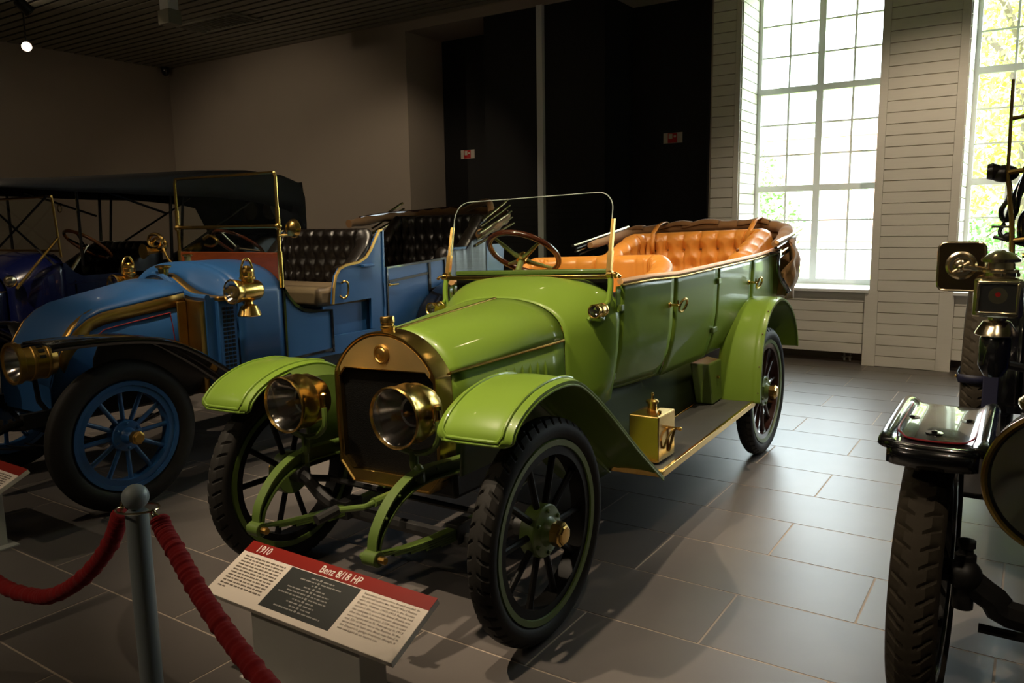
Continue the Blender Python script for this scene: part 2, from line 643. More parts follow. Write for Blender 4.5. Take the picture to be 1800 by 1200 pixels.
# ---- windows: frame mesh, muntins and panes as parts
def window(n, a, b):
    y0, y1 = WALL_Y + 0.585, WALL_Y + 0.655
    c = (a + b) / 2
    zt1, zt2 = 1.863, 2.945
    bz = 0.85
    f = MB()
    f.bx(a, a + 0.055, y0, y1, WZ0, WZ1).bx(b - 0.055, b, y0, y1, WZ0, WZ1)
    f.bx(a + 0.055, b - 0.055, y0, y1, WZ0, bz).bx(a + 0.055, b - 0.055, y0, y1, WZ1 - 0.055, WZ1)
    f.bx(c - 0.036, c + 0.036, y0 - 0.006, y1, bz, WZ1 - 0.055)
    for z in (zt1, zt2):
        f.bx(a + 0.055, c - 0.036, y0, y1, z - 0.034, z + 0.034).bx(c + 0.036, b - 0.055, y0, y1, z - 0.034, z + 0.034)
    w = f.build('window_%d' % n, FRAME_W, None, 0)
    tag(w, ['tall white multi-pane window behind the green car', 'tall white multi-pane window behind the black-winged car',
            'tall white multi-pane window further along the wall'][n - 1], 'window', kind='structure')
    MB().bx(a - 0.0, b + 0.0, WALL_Y - 0.035, y0, WZ0 - 0.032, WZ0).build('window_sill', FRAME_W, w, 0, bevel=0.004)
    secs = [(bz, zt1 - 0.034), (zt1 + 0.034, zt2 - 0.034), (zt2 + 0.034, WZ1 - 0.055)]
    halves = [(a + 0.055, c - 0.036), (c + 0.036, b - 0.055)]
    ym = (y0 + y1) / 2
    for (z0, z1) in secs:
        for (xa, xb) in halves:
            xm = (xa + xb) / 2
            MB().bx(xm - 0.011, xm + 0.011, ym - 0.016, ym + 0.016, z0, z1).build('muntin', FRAME_W, w, 0)
            for k in (1, 2):
                z = z0 + (z1 - z0) * k / 3
                MB().bx(xa, xm - 0.011, ym - 0.014, ym + 0.014, z - 0.009, z + 0.009) \
                    .bx(xm + 0.011, xb, ym - 0.014, ym + 0.014, z - 0.009, z + 0.009).build('muntin', FRAME_W, w, 0)
            for k in range(3):
                for (pa, pb) in ((xa, xm - 0.011), (xm + 0.011, xb)):
                    za, zb = z0 + (z1 - z0) * k / 3, z0 + (z1 - z0) * (k + 1) / 3
                    MB().bx(pa, pb, ym - 0.002, ym + 0.002, za + 0.009 * (k > 0), zb - 0.009 * (k < 2)) \
                        .build('pane', PANE, w, 0)
    return w


for i, (a, b) in enumerate(WX):
    window(i + 1, a, b)

# ---- black niche
bp = MB().bx(-6.20, -4.44, WALL_Y + 0.03, ND - 0.02, 0, NZ).build('wall_niche', BLACK_PANEL, None, 0)
tag(bp, 'matt black boxed panel in the middle of the wall niche', 'wall panel', kind='structure')
MB().bx(NX0 + 0.002, -6.20, ND - 0.03, ND - 0.005, 0, NZ - 0.002).build('panel', BLACK_PANEL, bp, 0)
MB().bx(-4.44, NX1 - 0.002, ND - 0.03, ND - 0.005, 0, NZ - 0.002).build('panel', BLACK_PANEL, bp, 0)
MB().bx(NX1 - 0.018, NX1 - 0.002, WALL_Y + 0.0, ND - 0.04, 0, NZ - 0.002).build('panel', BLACK_PANEL, bp, 0)
tr = MB().bx(-5.36, -5.275, WALL_Y - 0.035, WALL_Y + 0.028, 0, NZ).build('trim_1', FRAME_W, None, 0, bevel=0.003)
tag(tr, 'slim white post dividing the black niche', 'trim', kind='structure')

# ---- ceiling with metal slats
ceil = MB().bx(X0 - 0.3, X1 + 0.3, Y0 - 0.3, Y1 + 1.1, ROOM_H + 0.05, ROOM_H + 0.3).build('ceiling', SLAT_GAP, None, 0)
tag(ceil, 'dark ceiling of narrow grey metal slats', 'ceiling', kind='structure')
SP = 0.165
s = MB().bx(X0, X1, -0.062, 0.062, -0.018, 0).build('slat', SLAT, ceil, 0, bevel=0.006)
ny = int((Y1 - Y0) / SP)
for k in range(ny):
    y = Y1 - 0.1 - SP * k
    if k == 0:
        s.location = (0, y, ROOM_H + 0.018)
    else:
        o = inst(s, (0, y, ROOM_H + 0.018), ceil)
        b = o.modifiers.new('bevel', 'BEVEL')
        b.width, b.segments, b.limit_method = 0.006, 2, 'ANGLE'
# closing bits over the walls
MB().bx(X0, X1, Y1 - 0.02, Y1 + 0.02, ROOM_H, ROOM_H + 0.06).build('cornice', PLASTER, ceil, 0)


# ---- things on ceiling and wall
BULB = mat('lit_halogen_bulb', (1, 0.8, 0.55, 1), 0.4, emit=(1.0, 0.78, 0.5, 1), estr=60.0)
HEAD = mat('dark_grey_lamp_housing', rgb(40, 40, 40), 0.5)


def spotlight(loc, target, label):
    t = empty('ceiling_spotlight', (loc[0], loc[1], ROOM_H), label, 'spotlight', 'ceiling spotlights')
    d = (Vector(target) - Vector(loc)).normalized()
    q = d.to_track_quat('-Z', 'Y').to_matrix()
    off = Vector((0, 0, loc[2] - ROOM_H))
    h = MB().lathe([(0.02, 0.17), (0.055, 0.165), (0.06, 0.15), (0.06, 0.02), (0.066, 0.018), (0.066, 0.004), (0.058, 0.004),
                    (0.05, 0.035), (0.001, 0.04)], n=24, caps=False)
    h.v = [tuple(q @ Vector(p) + off) for p in h.v]
    h.build('lamp_housing', HEAD, t)
    b = MB().lathe([(0.001, 0.030), (0.048, 0.030), (0.048, 0.034), (0.001, 0.034)], n=20, caps=False)
    b.v = [tuple(q @ Vector(p) + off) for p in b.v]
    b.build('bulb', BULB, t)
    top = q @ Vector((0, 0, 0.1)) + off
    MB().tube([top, (top.x, top.y, 0.0)], 0.010, 8).build('stem', HEAD, t)
    return t


for (l, tg, w, c), lab in zip(SPOTS, SPOT_LABELS):
    spotlight(l, tg, 'dark ceiling spotlight hanging ' + lab)
spotlight((-10.945, 5.385, 3.85), (-1.0, 0.8, 1.2), 'glowing ceiling spotlight in front of the plain end wall')

t = empty('ceiling_unit', (-9.09, 6.20, ROOM_H), 'pale box unit hanging under the slatted ceiling', 'ceiling unit')
MB().bx(-0.11, 0.11, -0.09, 0.09, -0.30, -0.13).build('housing', SLAT, t, 0, bevel=0.008)
MB().bx(-0.09, 0.09, -0.07, 0.07, -0.13, 0.0).build('mount', FRAME_W, t, 0, bevel=0.006)
t = empty('ceiling_vent', (-9.55, 7.25, ROOM_H), 'rectangular grille let into the slatted ceiling', 'vent')
MB().bx(-0.62, 0.62, -0.24, -0.21, -0.02, 0).bx(-0.62, 0.62, 0.21, 0.24, -0.02, 0).bx(-0.62, -0.59, -0.21, 0.21, -0.02, 0) \
    .bx(0.59, 0.62, -0.21, 0.21, -0.02, 0).build('frame', SLAT, t, 0)
for k in range(14):
    x = -0.55 + 1.1 * k / 13
    MB().bx(x - 0.006, x + 0.006, -0.21, 0.21, -0.016, 0).build('vane', SLAT, t, 0)
t = empty('corner_camera', (-12.88, 8.62, 4.22), 'small black dome camera in the ceiling corner', 'camera')
MB().lathe([(0.07, 0.08), (0.07, 0.02), (0.066, 0.0), (0.05, -0.045), (0.02, -0.065), (0.001, -0.067)], n=20).build('dome', BLACK_PAINT, t)
MB().lathe([(0.075, 0.08), (0.075, 0.055), (0.07, 0.05)], n=20).build('base', BLACK_IRON, t)

WHITE_ST = mat('white_sign_plastic', rgb(210, 200, 185), 0.5)
RED_ST = mat('red_sign_print', rgb(190, 20, 18), 0.5)
for (x, z, lab) in ((-7.075, 2.535, 'small red and white safety sign beside the grey niche reveal'),
                    (-3.885, 2.545, 'small red and white safety sign on the panel near the boarded wall')):
    t = empty('safety_sign', (x, ND - 0.0305, z), lab, 'sign')
    MB().bx(-0.125, 0.125, -0.006, 0, -0.063, 0.063).build('sign_plate', WHITE_ST, t, 0)
    r = MB().bx(-0.066, 0.056, -0.008, -0.006, -0.060, 0.060).build('red_square', RED_ST, t, 0)
    MB().bx(-0.055, -0.005, -0.0095, -0.008, -0.01, 0.05).bx(0.012, 0.042, -0.0095, -0.008, 0.005, 0.028) \
        .build('pictogram', WHITE_ST, r, 0)


# ================================================================== outdoors beyond the windows
GRASS = mat('lawn_grass', rgb(132, 150, 62), 0.9, noise=0.35, nscale=0.9)  # yellow-green lawn colour with random variation
GRAVEL = mat('pale_gravel_road', rgb(214, 208, 200), 0.9, noise=0.05, nscale=2)
BRICK_P = mat('pale_pink_render', rgb(214, 168, 158), 0.9, noise=0.05, nscale=2)
LEAF1 = mat('yellow_green_leaf', rgb(170, 182, 88), 0.7, noise=0.25, nscale=3)
LEAF2 = mat('mid_green_leaf', rgb(104, 146, 82), 0.7, noise=0.25, nscale=3)
BARK = mat('bark', rgb(96, 84, 70), 0.9, noise=0.3, nscale=8)
g = MB().bx(-90, 60, YB + 0.02, 140, -0.6, -0.3).build('ground', GRASS, None, 0)
tag(g, 'mown lawn outside the windows', 'lawn', kind='structure')
rd = MB().bx(-90, 60, 33, 60, -0.3, -0.285).build('road', GRAVEL, None, 0)
tag(rd, 'pale gravel road beyond the lawn', 'road', kind='structure')

bld = empty('brick_house', (-24, 68, -0.3), 'pale pink house with arched windows across the road', 'building')
MB().bx(-26, 30, 0, 12, 0, 8.2).build('wall', BRICK_P, bld, 0)
MB().prism([(-0.8, 8.2), (12.8, 8.2), (6, 12)], 'x', -27, 31).build('roof', mat('grey_roof', rgb(150, 140, 138), 0.8), bld, 0)
GLW = mat('dim_window_glass', rgb(150, 156, 160), 0.2)
for k in range(12):
    x = -23 + 4.4 * k
    arch = [(x - 0.7, 1.4), (x + 0.7, 1.4), (x + 0.7, 4.2)] + [(x + 0.7 * cos(pi * j / 8), 4.2 + 0.7 * sin(pi * j / 8)) for j in range(1, 8)] + [(x - 0.7, 4.2)]
    o = MB().prism(arch, 'y', -0.12, 0.02).build('window', FRAME_W, bld, 0)
    MB().bx(x - 0.58, x - 0.05, -0.16, -0.12, 1.55, 4.1).bx(x + 0.05, x + 0.58, -0.16, -0.12, 1.55, 4.1).build('pane', GLW, o, 0)


def tree(name, x, y, h, r, z0, leaf, label, n=2600, seed=1):
    rd_ = random.Random(seed)
    t = empty(name, (x, y, -0.3), label, 'tree' if h > 3.5 else 'shrub')
    tr_ = MB().tube([(0, 0, 0), (0.05, 0.02, h * 0.35), (-0.05, 0.05, h * 0.75)], [0.045 * h ** 0.8, 0.03 * h ** 0.8, 0.01 * h], 8)
    for k in range(5):
        a = k * 1.3
        tr_.tube([(0, 0, h * (0.3 + 0.08 * k)), (cos(a) * r * 0.4, sin(a) * r * 0.4, h * (0.45 + 0.08 * k)),
                  (cos(a) * r * 0.75, sin(a) * r * 0.75, h * (0.52 + 0.08 * k))], [0.012 * h, 0.008 * h, 0.003 * h], 6)
    tr_.build('trunk', BARK, t)
    f = MB()
    for k in range(n):
        while True:
            p = Vector((rd_.uniform(-1, 1), rd_.uniform(-1, 1), rd_.uniform(-1, 1)))
            if 0.25 < p.length < 1:
                break
        c = Vector((p.x * r, p.y * r, z0 + (h - z0) * (0.5 + 0.5 * p.z)))
        s_ = rd_.uniform(0.5, 1.0) * (0.05 + 0.028 * r)
        u = Vector((rd_.gauss(0, 1), rd_.gauss(0, 1), rd_.gauss(0, 1))).normalized()
        w = u.cross(Vector((rd_.gauss(0, 1), rd_.gauss(0, 1), rd_.gauss(0, 1)))).normalized()
        f.add([c - u * s_, c + w * s_ * 0.45, c + u * s_, c - w * s_ * 0.45], [(0, 1, 2, 3)])
    f.build('foliage', leaf, t, 0, kind='stuff')
    return t


tree('garden_shrub', -7.9, 24.0, 3.1, 2.2, 0.1, LEAF2, 'rounded green shrub on the lawn left of the road view', 2600, 2)
tree('garden_tree', -10.8, 31.0, 5.2, 2.6, 1.2, LEAF2, 'mid green tree standing behind the rounded shrub', 2600, 3)
tree('garden_tree', -0.3, 19.0, 8.5, 1.8, 1.0, LEAF1, 'yellow green leafy tree nearest to the windows', 6000, 4)
tree('garden_tree', 1.2, 27.0, 9.5, 4.2, 0.8, LEAF1, 'tall yellow green tree behind the nearest leafy tree', 7000, 5)
tree('garden_shrub', -0.9, 15.3, 1.9, 1.0, 0.05, LEAF2, 'low green shrub under the yellow green trees', 2000, 6)


# ================================================================== shared car pieces
def wheel(parent, loc, side, R, sec, rim_r, nsp, felloe_m, spoke_m, rim_m, hub_m, cap_m, tyre_m=None, spoke_r=0.014,
          hub_len=0.12, hub_r=0.075, flange_r=0.10, tread=4, phase=0.0, name='wheel', spoke_w=None):
    """built about the origin with the axle on x, outer side towards +x; returned at loc, turned when side < 0"""
    save, XF[0] = XF[0], None
    tyre_m = tyre_m or RUBBER
    w = MB()
    a = sec * 0.33
    ro, ri = rim_r - 0.004, rim_r - 0.045
    w.lathe([(ri, -a), (ro, -a), (ro, a), (ri, a), (ri, -a)], axis='x', n=56, caps=False)
    wh = w.build(name, felloe_m, parent)
    wh.location = loc
    wh.rotation_euler = (0, 0, 0 if side > 0 else pi)
    # tyre
    prof = []
    hgt = R - rim_r
    cr = sec / 2
    nA = 28
    for j in range(nA + 1):
        t = -pi * 0.78 + 2 * pi * 0.78 * j / nA
        x = cr * sin(t)
        r = R - hgt * 0.5 + hgt * 0.5 * cos(t) * 1.0
        if abs(t) < 0.62:
            r = R - 0.0022 * (t / 0.62) ** 2 * 2
        prof.append((x, r, t))
    rows = []
    NA = 288 if tread else 96
    for i in range(NA):
        th = 2 * pi * i / NA
        row = []
        for (x, r, t) in prof:
            rr = r
            if tread:
                sk = i
                if 0.24 < abs(t) < 1.0 and sk % (tread + 2) == 0:
                    rr -= 0.010
                if 0.20 < abs(t) < 0.30:
                    rr -= 0.005
            tt = th + (0.7 * abs(x) / R if tread else 0)
            row.append((x, rr * cos(tt), rr * sin(tt)))
        rows.append(row)
    MB().grid(rows, closed_u=True).build('tyre', tyre_m, wh, smooth=32 if tread else 60)
    # painted steel rim band
    b = sec * 0.40
    MB().lathe([(rim_r - 0.012, -b), (rim_r + 0.010, -b - 0.002), (rim_r + 0.012, -b + 0.006), (rim_r - 0.003, -b + 0.012),
                (rim_r - 0.003, b - 0.012), (rim_r + 0.012, b - 0.006), (rim_r + 0.010, b + 0.002), (rim_r - 0.012, b),
                (rim_r - 0.014, b - 0.01), (rim_r - 0.014, -b + 0.01), (rim_r - 0.012, -b)], axis='x', n=72, caps=False) \
        .build('rim', rim_m, wh)
    sp = MB()
    r0, r1 = hub_r * 0.7, ri + 0.004
    sw = spoke_w or spoke_r
    rows = []
    for q in (0, 0.12, 0.3, 0.6, 0.88, 1.0):
        rad = r0 + (r1 - r0) * q
        k = 1.25 if q < 0.05 else (1.0 if q < 0.9 else 1.25)
        rows.append([(0.75 * spoke_r * k * cos(2 * pi * j / 10), sw * k * sin(2 * pi * j / 10), rad) for j in range(10)])
    sp.grid(rows, closed_v=True)
    s0 = sp.build('spoke', spoke_m, wh)
    s0.rotation_euler = (phase, 0, 0)
    for k in range(1, nsp):
        inst(s0, (0, 0, 0), wh, (phase + 2 * pi * k / nsp, 0, 0))
    hub = MB().lathe([(flange_r * 0.96, -0.035), (flange_r, -0.03), (flange_r, 0.022), (flange_r * 0.96, 0.027), (hub_r * 0.72, 0.032),
                      (hub_r * 0.56, 0.045), (hub_r * 0.52, hub_len - 0.03), (hub_r * 0.5, hub_len - 0.028)],
                     axis='x', n=32).build('hub', hub_m, wh)
    bo = MB()
    for k in range(6):
        t = 2 * pi * (k + 0.5) / 6
        bo.lathe([(0.008, 0.02), (0.008, 0.036), (0.005, 0.038)], (0, flange_r * 0.8 * cos(t), flange_r * 0.8 * sin(t)), 'x', 8)
    bo.build('hub_bolts', hub_m, hub)
    MB().lathe([(hub_r * 0.60, hub_len - 0.03), (hub_r * 0.60, hub_len + 0.002), (hub_r * 0.5, hub_len + 0.006), (hub_r * 0.48, hub_len + 0.012),
                (hub_r * 0.40, hub_len + 0.016), (0.004, hub_len + 0.017)], axis='x', n=8).build('hub_cap', cap_m, wh, smooth=25)
    MB().lathe([(hub_r * 0.5, -0.10), (hub_r * 0.5, -0.02)], axis='x', n=20).build('brake_drum', BLACK_IRON, wh)
    XF[0] = save
    return wh


def sheet(rows, name, m, parent, th=0.004, smooth=40, label=None):
    return MB().grid(rows).build(name, m, parent, smooth, solid=th, label=label)


def radial_ring(outer, inner, c, n=120):
    """matched points on two star-shaped polygons around c"""
    def hit(poly, a):
        d = Vector((cos(a), sin(a)))
        best = None
        for (p, q) in zip(poly, poly[1:] + poly[:1]):
            p2, q2 = Vector(p) - Vector(c), Vector(q) - Vector(c)
            e = q2 - p2
            den = d.x * e.y - d.y * e.x
            if abs(den) < 1e-9:
                continue
            t = (p2.x * e.y - p2.y * e.x) / den
            u = (p2.x * d.y - p2.y * d.x) / den
            if t > 0 and -1e-6 <= u <= 1 + 1e-6:
                best = t if best is None else max(best, t)
        return (c[0] + d.x * best, c[1] + d.y * best)
    A = [2 * pi * k / n for k in range(n)]
    for poly in (outer, inner):
        A += [math.atan2(p[1] - c[1], p[0] - c[0]) % (2 * pi) for p in poly]
    A = sorted(set(round(a, 5) for a in A))
    return [hit(outer, a) for a in A], [hit(inner, a) for a in A]


# ================================================================== the green touring car
GX, GY = -2.11, 2.335
car = empty('vintage_car', (GX, GY, 0), 'apple green open touring car with brass radiator and tan leather seats', 'car')
# the body sits a little low on its right-hand springs
XF[0] = Matrix.Translation((0, 0, 0.4)) @ Matrix.Rotation(radians(-1.9), 4, 'Y') @ Matrix.Translation((0, 0, -0.4))

# ---- radiator
arc = [(0.27 * 1.0 * sin(t) / sin(1.12), 0.937 + (cos(t) - cos(1.12)) / (1 - cos(1.12)) * 0.171) for t in [1.12 - 2.24 * k / 24 for k in range(25)]]
outer = [(-0.205, 0.472), (0.205, 0.472), (0.272, 0.55), (0.276, 0.75)] + arc + [(-0.276, 0.75), (-0.272, 0.55)]
inner = [(-0.205, 0.53), (0.205, 0.53), (0.248, 0.577), (0.248, 0.914), (0.214, 0.951), (-0.214, 0.951), (-0.248, 0.914), (-0.248, 0.577)]
ro_, ri_ = radial_ring(outer, inner, (0, 0.77))
shr = lambda P, k: [((x) * k, 0.77 + (z - 0.77) * k) for x, z in P]
rows = [[(x, -0.012, z) for x, z in ri_], [(x, -0.052, z) for x, z in ri_], [(x, -0.055, z) for x, z in shr(ri_, 1.015)],
        [(x, -0.055, z) for x, z in shr(ro_, 0.965)], [(x, -0.061, z) for x, z in shr(ro_, 0.975)],
        [(x, -0.061, z) for x, z in shr(ro_, 0.992)], [(x, -0.053, z) for x, z in ro_], [(x, 0.035, z) for x, z in ro_],
        [(x, 0.036, z) for x, z in shr(ro_, 0.95)]]
rad = MB().grid(rows, closed_v=True).build('radiator_shell', BRASS, car, smooth=28)
tank = [(0.236, 0.934), (0.216, 0.957), (-0.216, 0.957), (-0.236, 0.934)] + [(x * 0.935, 0.77 + (z - 0.77) * 0.945) for x, z in reversed(arc)][1:-1]
MB().prism(tank, 'y', -0.0572, -0.0545).build('header_tank', BRASS_MATT, rad, 0)
MB().bx(-0.25, 0.25, -0.03, 0.02, 0.52, 0.955).build('radiator_core', CORE, rad, 0)
MB().lathe([(0.040, -0.0555), (0.040, -0.062), (0.033, -0.066), (0.030, -0.062), (0.026, -0.062), (0.022, -0.067), (0.010, -0.070), (0.001, -0.0705)],
           (0, 0, 1.018), 'y', 28, caps=False).build('emblem', BRASS_DK, rad)
cap = MB().lathe([(0.026, 1.08), (0.027, 1.112), (0.030, 1.118), (0.030, 1.124), (0.025, 1.128), (0.025, 1.134), (0.029, 1.138), (0.029, 1.158),
                  (0.026, 1.163), (0.001, 1.164)], (0, -0.012, 0), 'z', 28).build('filler_cap', BRASS, rad)

# ---- hood
HY0, HY1 = 0.036, 0.752


def hood_sec(y, n=28):
    u = (y - HY0) / (HY1 - HY0)
    w = 0.272 + (0.362 - 0.272) * u
    zs = 0.946 + (0.982 - 0.946) * u
    zt = 1.104 + (1.166 - 1.104) * u
    out = []
    for k in range(n + 1):
        t = pi * k / n
        c, s_ = cos(t), sin(t)
        a_ = 1.12 - 2.24 * k / n
        xa, za = 0.266 * sin(a_) / sin(1.12), 0.940 + (cos(a_) - cos(1.12)) / (1 - cos(1.12)) * 0.163
        b_ = max(0, 1 - u * 1.6)
        out.append(((1 - b_) * w * math.copysign(abs(c) ** 0.86, c) + b_ * xa * w / 0.272, y, (1 - b_) * (zs + (zt - zs) * s_ ** 0.9) + b_ * (za + (zt - 1.104) * s_)))
    return out


sheet([hood_sec(HY0 + (HY1 - HY0) * k / 10) for k in range(11)], 'hood', GREEN, car)
MB().tube([(0, HY0, 1.107), (0, HY1 - 0.005, 1.169)], 0.006, 8).build('hood_hinge', BRASS, car)
for s_ in (-1, 1):
    MB().tube([(0.274 * s_, HY0 - 0.01, 0.944), (0.364 * s_, HY1, 0.980)], 0.006, 8).build('hood_hinge', BRASS, car)
    rows = []
    for k in range(9):
        u = k / 8
        y = HY0 + (HY1 - HY0) * u
        w = (0.271 + 0.090 * u) * s_
        z1 = 0.938 + 0.034 * u
        rows.append([(w, y, z1), (w + 0.002 * s_, y, 0.85), (w, y, 0.72), (w, y, 0.60)])
    hs = sheet(rows, 'hood_side', GREEN, car, 0.004)
    for k in range(7):
        y = 0.30 + 0.052 * k
        u = (y - HY0) / (HY1 - HY0)
        w = (0.273 + 0.090 * u)
        rws = []
        for q in range(9):
            tz = q / 8
            z = 0.742 + 0.172 * tz
            wd = 0.011 * (sin(pi * min(1, max(0.02, tz))) ** 0.4)
            rws.append([((w - 0.002) * s_, y - wd, z), ((w + 0.010 * (wd / 0.011)) * s_, y - wd * 0.2, z), ((w + 0.011 * (wd / 0.011)) * s_, y + wd * 0.4, z),
                        ((w - 0.002) * s_, y + wd, z)])
        MB().grid(rws).build('louver', GREEN, hs)

# ---- cowl
CY0, CY1 = 0.757, 1.045


def cowl_sec(y):
    u = (y - CY0) / (CY1 - CY0)
    e = u * u * (3 - 2 * u)
    w = 0.364 + (0.500 - 0.364) * (0.25 * u + 0.75 * math.sin(u * pi / 2))
    zs = 0.978 + (1.045 - 0.978) * u * u
    zt = 1.168 + (1.262 - 1.168) * math.sin(u * pi / 2) ** 1.1
    ex = 0.86 - 0.24 * u
    out = []
    n = 28
    zb = 0.60 + 0.06 * u
    wb = w - 0.055 * u
    for z, q in ((zb, 0), (zb + (zs - zb) * 0.3, 0.45), (zb + (zs - zb) * 0.65, 0.85)):
        out.append((wb + (w - wb) * q, y, z))
    for k in range(n + 1):
        t = pi * k / n
        c, s1 = cos(t), sin(t)
        out.append((w * math.copysign(abs(c) ** ex, c), y, zs + (zt - zs) * s1 ** 0.85))
    for z, q in ((zb + (zs - zb) * 0.65, 0.85), (zb + (zs - zb) * 0.3, 0.45), (zb, 0)):
        out.append((-(wb + (w - wb) * q), y, z))
    return out


sheet([cowl_sec(CY0 + (CY1 - CY0) * k / 12) for k in range(13)], 'cowl', GREEN, car)
MB().tube([tuple(Vector(p)) for p in cowl_sec(CY1)[4:-4]], 0.007, 8).build('cowl_bead', GREEN, car)
# dashboard board and ledge behind the windscreen
dsh = [(x, z) for x, y, z in cowl_sec(1.03)[3:-3]]
MB().prism([(x * 0.985, z - 0.008) for x, z in dsh], 'y', 1.012, 1.03).build('dashboard', WOOD_DK, car, 0)
MB().bx(-0.45, 0.45, 1.036, 1.05, 1.0, 1.262).build('dash_panel', BLACKWOOD, car, 0)
MB().bx(-0.455, 0.455, 1.035, 1.075, 1.262, 1.286).build('dash_ledge', GREEN_DK, car, bevel=0.006)

# ---- body sides
BW = [(1.02, 0.497), (1.20, 0.532), (1.58, 0.578), (2.1, 0.612), (2.6, 0.622), (3.1, 0.618), (3.45, 0.600), (3.62, 0.56)]
BZ = [(1.02, 1.212), (1.3, 1.222), (1.58, 1.217), (2.1, 1.236), (2.78, 1.254), (3.45, 1.284), (3.75, 1.295)]


def side_pt(y, s, sgn, off=0.0):
    """s 0 at belt .. 1 at the lower edge"""
    w = lerp(BW, y)
    zt = lerp(BZ, y)
    zb = 0.690 + 0.03 * max(0, min(1, (y - 1.6) / 0.8))
    dx = -0.034 * s - 0.055 * max(0, (s - 0.45) / 0.55) ** 1.8
    return ((w + dx + off) * sgn, y, zt + (zb - zt) * s)


def side_patch(y0, y1, s0, s1, sgn, off, name, parent, m=GREEN, corner=0.0, ny=10, ns=14):
    rows = []
    for i in range(ny + 1):
        u = i / ny
        y = y0 + (y1 - y0) * u
        smax = s1
        if corner:
            dr = (y1 - y) / corner
            if dr < 1:
                smax = s1 - (1 - math.sqrt(max(0, 1 - (1 - dr) ** 2))) * corner / 0.52
        rows.append([side_pt(y, s0 + (smax - s0) * j / ns, sgn, off) for j in range(ns + 1)])
    return sheet(rows, name, m, parent, 0.005)


for sg in (1, -1):
    side_patch(1.030, 1.062, 0.02, 1, sg, 0, 'door_pillar', car)
    MB().bx(0.385 * sg, 0.40 * sg, 1.04, 1.52, 0.66, 1.16).build('door_lining', BLACK_IRON, car, 0)
    d1 = side_patch(1.0645, 1.5505, 0.0, 0.965, sg, 0.001, 'front_door', car, corner=0.10, ny=14)
    # what shows behind and under the rounded door corner
    side_patch(1.064, 1.556, 0.55, 1.0, sg, -0.010, 'door_sill', car)
    side_patch(1.554, 2.125, 0, 1, sg, 0, 'side_panel', car)
    d2 = side_patch(2.1285, 2.7375, 0, 0.985, sg, 0.001, 'rear_door', car, ny=14)
    side_patch(2.126, 2.742, 0.55, 1.0, sg, -0.010, 'door_sill', car)
    for dd, ys in ((d1, 1.062), (d2, 2.128)):
        for sz in (0.22, 0.86) if ys < 2 else (0.16, 0.70):
            p = side_pt(ys, sz, sg)
            MB().box((p[0] + 0.008 * sg, p[1], p[2]), (0.02, 0.075 if sz > 0.6 and ys > 2 else 0.035, 0.032)) \
                .build('hinge', GREEN_DK, dd, bevel=0.004)
    for dd, yh in ((d1, 1.515), (d2, 2.70)):
        p = Vector(side_pt(yh, 0.28, sg, 0.004))
        x, y, z = p
        hb = MB().lathe([(0.016, 0), (0.014, 0.006), (0.007, 0.010), (0.007, 0.05)], (x, y, z), 'x', 14) if sg > 0 else \
            MB().lathe([(0.016, 0), (0.014, -0.006), (0.007, -0.010), (0.007, -0.05)], (x, y, z), 'x', 14)
        hb.tube([(x + 0.045 * sg, y - 0.012, z - 0.002), (x + 0.045 * sg, y + 0.015, z)], 0.008, 8)
        lp = [(x + 0.05 * sg + 0.012 * sg * sin(t), y + 0.060 + 0.048 * -cos(t), z - 0.006 + 0.034 * sin(t)) for t in
              [2 * pi * k / 20 for k in range(20)]]
        hb.tube(lp, 0.007, 8, closed=True)
        hb.tube([(x + 0.045 * sg, y, z), (x + 0.045 * sg, y, z + 0.025)], 0.005, 8)
        hb.build('door_handle', BRASS, dd)

# rear quarter and rounded tail in one sheet
rows = []
path = []
for k in range(9):
    y = 2.741 + (3.45 - 2.741) * k / 8
    path.append((lerp(BW, y), y))
for k in range(1, 13):
    t = pi / 2 * k / 12
    path.append((0.600 - 0.24 * (1 - cos(t)), 3.45 + 0.24 * sin(t)))
full = path + [(0.0, 3.70)] + [(-x, y) for x, y in reversed(path)]
for (x, y) in full:
    zt = lerp(BZ, y)
    sg = 1 if x >= 0 else -1
    nrm = Vector((sg, 0)) if y < 3.45 else (Vector((x - sg * 0.36, y - 3.45)).normalized() if abs(x) > 0.36 else Vector((0, 1)))
    r = []
    for j in range(15):
        s_ = j / 14
        dx = -0.034 * s_ - 0.055 * max(0, (s_ - 0.45) / 0.55) ** 1.8
        r.append((x + nrm.x * dx, y + nrm.y * dx, zt + (0.72 - zt) * s_))
    rows.append(r)
sheet(rows, 'rear_quarter', GREEN, car, 0.010)

# leather-covered belt rail with a brass line under it
belt = []
for k in range(29):
    y = 1.06 + (3.45 - 1.06) * k / 28
    belt.append((lerp(BW, y), y, lerp(BZ, y)))
tail = [(x, y, lerp(BZ, y)) for x, y in path[9:]] + [(0, 3.70, 1.294)]
right = belt + tail
loop = [(x, y, z + 0.010) for x, y, z in right] + [(-x, y, z + 0.010) for x, y, z in reversed(right[:-1])]
MB().tube(loop, 0.019, 12, flat=0.75).build('belt_rail', LEATHER_TN, car)
for sg in (1, -1):
    MB().tube([((x + 0.012) * sg, y, z - 0.006) for x, y, z in belt], 0.0055, 8).build('brass_beading', BRASS, car)

